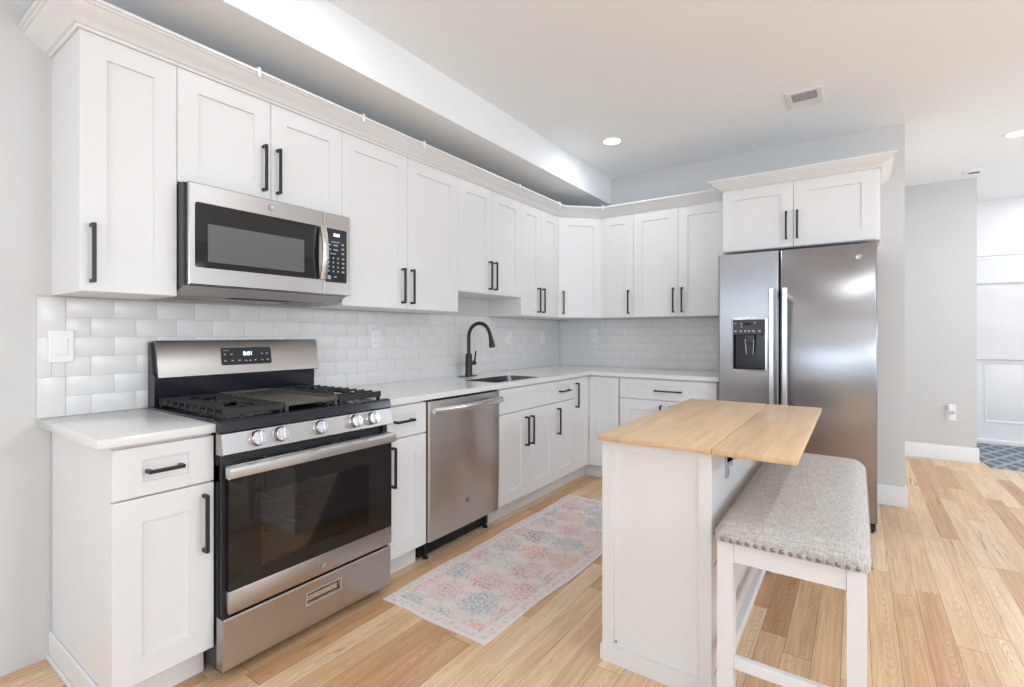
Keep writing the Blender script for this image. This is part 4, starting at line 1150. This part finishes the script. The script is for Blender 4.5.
plate('wall_outlet', FL, 1.552, 1.192, 0.072, 0.118, 'white wall outlet on the tile between range and faucet', 'outlet', 'outlet', 'outlets on the backsplash')
plate('wall_outlet', FL, 3.04, 1.192, 0.072, 0.118, 'white wall outlet on the tile to the right of the faucet', 'outlet', 'outlet', 'outlets on the backsplash')
plate('wall_outlet', FL, 3.60, 1.192, 0.072, 0.118, 'white wall outlet on the left wall tile close to the kitchen corner', 'outlet', 'outlet', 'outlets on the backsplash')
plate('wall_outlet', FB, 0.386, 1.215, 0.072, 0.118, 'white wall outlet on the back wall tile under the corner cabinet', 'outlet', 'outlet', 'outlets on the backsplash')
FH = Fr((0, YHALL, 0), (1, 0, 0), (0, -1, 0))
r = thing('air_freshener', 'small white plug-in device on the wall beside the front door', 'plug-in', FH.P(3.25, 0.44, 0))
mb = MB(); mb.fbox(FH, 3.216, 3.288, 0.375, 0.492, 0.0, 0.006, 0.002, 1); mb.build('cover_plate', M['plastic'], r)
mb = MB(); mb.fbox(FH, 3.226, 3.282, 0.455, 0.545, 0.006, 0.042, 0.012, 3); mb.build('housing', M['plastic'], r)
mb = MB(); mb.fbox(FH, 3.234, 3.274, 0.462, 0.478, 0.041, 0.0435); mb.build('label_band', M['purple_grey'], r)
mb = MB(); mb.fbox(FH, 3.230, 3.278, 0.385, 0.452, 0.006, 0.030, 0.008, 3); mb.build('cartridge', M['plastic'], r)

# cloth shade over the door glass: headrail, folded top band, hanging cloth
r = thing('fabric_shade', 'white fabric shade hanging over the upper half of the front door', 'shade', FD.P(0.5, 1.5, 0))
def wavy(mb, a0, a1, b0, b1, d, amp, nx=26, ny=18, ph=0.0):
    top = []
    def S(a, b): return d + amp * (math.sin(a * 11 + ph + b * 4) * 0.5 + math.sin(b * 15 + a * 5) * 0.5)
    for side in (0.0, 0.004):
        top.append([[mb.bm.verts.new(FD.P(a0 + (a1 - a0) * i / nx, b0 + (b1 - b0) * j / ny, S(a0 + (a1 - a0) * i / nx, b0 + (b1 - b0) * j / ny) + side)) for i in range(nx + 1)] for j in range(ny + 1)])
    for t in top:
        for j in range(ny):
            for i in range(nx): mb.bm.faces.new((t[j][i], t[j][i + 1], t[j + 1][i + 1], t[j + 1][i]))
    A, B = top
    for j in range(ny):
        for i in (0, nx): mb.bm.faces.new((A[j][i], A[j + 1][i], B[j + 1][i], B[j][i]))
    for i in range(nx):
        for j in (0, ny): mb.bm.faces.new((A[j][i], A[j][i + 1], B[j][i + 1], B[j][i]))
mb = MB(); mb.fbox(FD, -0.02, 1.02, 2.055, 2.085, 0.0, 0.045, 0.004, 1); mb.build('headrail', M['trim'], r)
mb = MB(); wavy(mb, -0.015, 1.015, 0.945, 2.055, 0.016, 0.007); mb.build('cloth', M['cloth'], r, 60)
mb = MB(); wavy(mb, -0.018, 1.018, 1.79, 2.057, 0.036, 0.005, ph=1.0); mb.build('folded_band', M['cloth'], r, 60)

# ceiling fittings
def downlight(x, y, label):
    r = thing('recessed_light', label, 'ceiling light', (x, y, ZC), 'recessed ceiling lights')
    MB().lathe((x, y, ZC), (0, 0, -1), [(-0.001, 0.082), (0.004, 0.080), (0.007, 0.070), (0.004, 0.063), (0.002, 0.063)], 32).build('trim_ring', M['plastic'], r)
    MB().lathe((x, y, ZC - 0.002), (0, 0, -1), [(0, 0.062), (0.0035, 0.062), (0.004, 0.0)], 32).build('diffuser', M['lamp'], r)
    return r
downlight(*DOWNLIGHTS[0], 'lit recessed ceiling light in front of the soffit end, left of the ceiling vent')
downlight(*DOWNLIGHTS[5], 'lit recessed ceiling light over the hall floor, cut by the right picture edge')
downlight(*DOWNLIGHTS[8], 'lit recessed ceiling light just in front of the front door')
for i in (1, 2, 3, 4, 6, 7, 9, 10, 11): downlight(*DOWNLIGHTS[i], 'added unseen recessed fill light behind or above the viewpoint')  # unseen downlights added only for their light
for i, (gx, gy) in enumerate(FILL_GLOBES):  # globes added out of view to lift the ceiling brightness
    r = thing('fill_globe', 'added unseen opal glass globe that brightens the kitchen ceiling', 'ceiling light', (gx, gy, ZC), 'added unseen fill globes')
    MB().lathe((gx, gy, ZC), (0, 0, -1), [(0, 0.06), (0.018, 0.058), (0.022, 0.0)], 24).build('canopy', M['black_metal'], r)
    MB().cyl((gx, gy, ZC - 0.02), (gx, gy, 1.79), 0.006, n=10).build('stem', M['black_metal'], r)
    a_ = MB(); a_.lathe((gx, gy, 1.795), (0, 0, -1), [(0, 0.03), (0.03, 0.045), (0.032, 0.0)], 20); a_.build('fitter', M['black_metal'], r)
    MB().sphere((gx, gy, 1.60), 0.165, n=24).build('globe', M['opal'], r)
r = thing('ceiling_vent', 'white rectangular ceiling vent with grey louvres above the kitchen', 'vent', (2.233, 3.11, ZC))
VX0, VX1, VY0, VY1 = 2.135, 2.331, 2.985, 3.230
mb = MB()
for a in ((VX0, VX1, VY0, VY0 + 0.03), (VX0, VX1, VY1 - 0.03, VY1), (VX0, VX0 + 0.03, VY0 + 0.03, VY1 - 0.03), (VX1 - 0.03, VX1, VY0 + 0.03, VY1 - 0.03)): mb.box(*a, ZC - 0.008, ZC + 0.001, 0.002, 1)
mb.box(VX0 + 0.03, VX1 - 0.03, VY0 + 0.15, VY1 - 0.03, ZC - 0.006, ZC + 0.001)
mb.build('vent_frame', M['trim'], r)
mb = MB(); mb.box(VX0 + 0.03, VX1 - 0.03, VY0 + 0.03, VY0 + 0.15, ZC - 0.001, ZC + 0.0005); mb.build('duct_opening', M['graphite'], r)
mb = MB()
for k in range(7):
    y = VY0 + 0.038 + k * 0.017; mb.box(VX0 + 0.028, VX1 - 0.028, y, y + 0.010, ZC - 0.0065, ZC - 0.0025)
mb.box((VX0 + VX1) / 2 - 0.003, (VX0 + VX1) / 2 + 0.003, VY0 + 0.03, VY0 + 0.15, ZC - 0.0075, ZC - 0.001)
mb.build('louvres', M['purple_grey'], r)
r = thing('ceiling_sensor', 'small round white ceiling fitting with a dark slot near the hall wall edge', 'sensor', (3.375, 5.66, ZC))
MB().lathe((3.375, 5.66, ZC), (0, 0, -1), [(-0.001, 0.075), (0.010, 0.073), (0.014, 0.060), (0.014, 0.0)], 28).build('housing', M['plastic'], r)
MB().box(3.345, 3.42, 5.64, 5.675, ZC - 0.0165, ZC - 0.0138, 0.001, 1).build('slot', M['dark'], r)
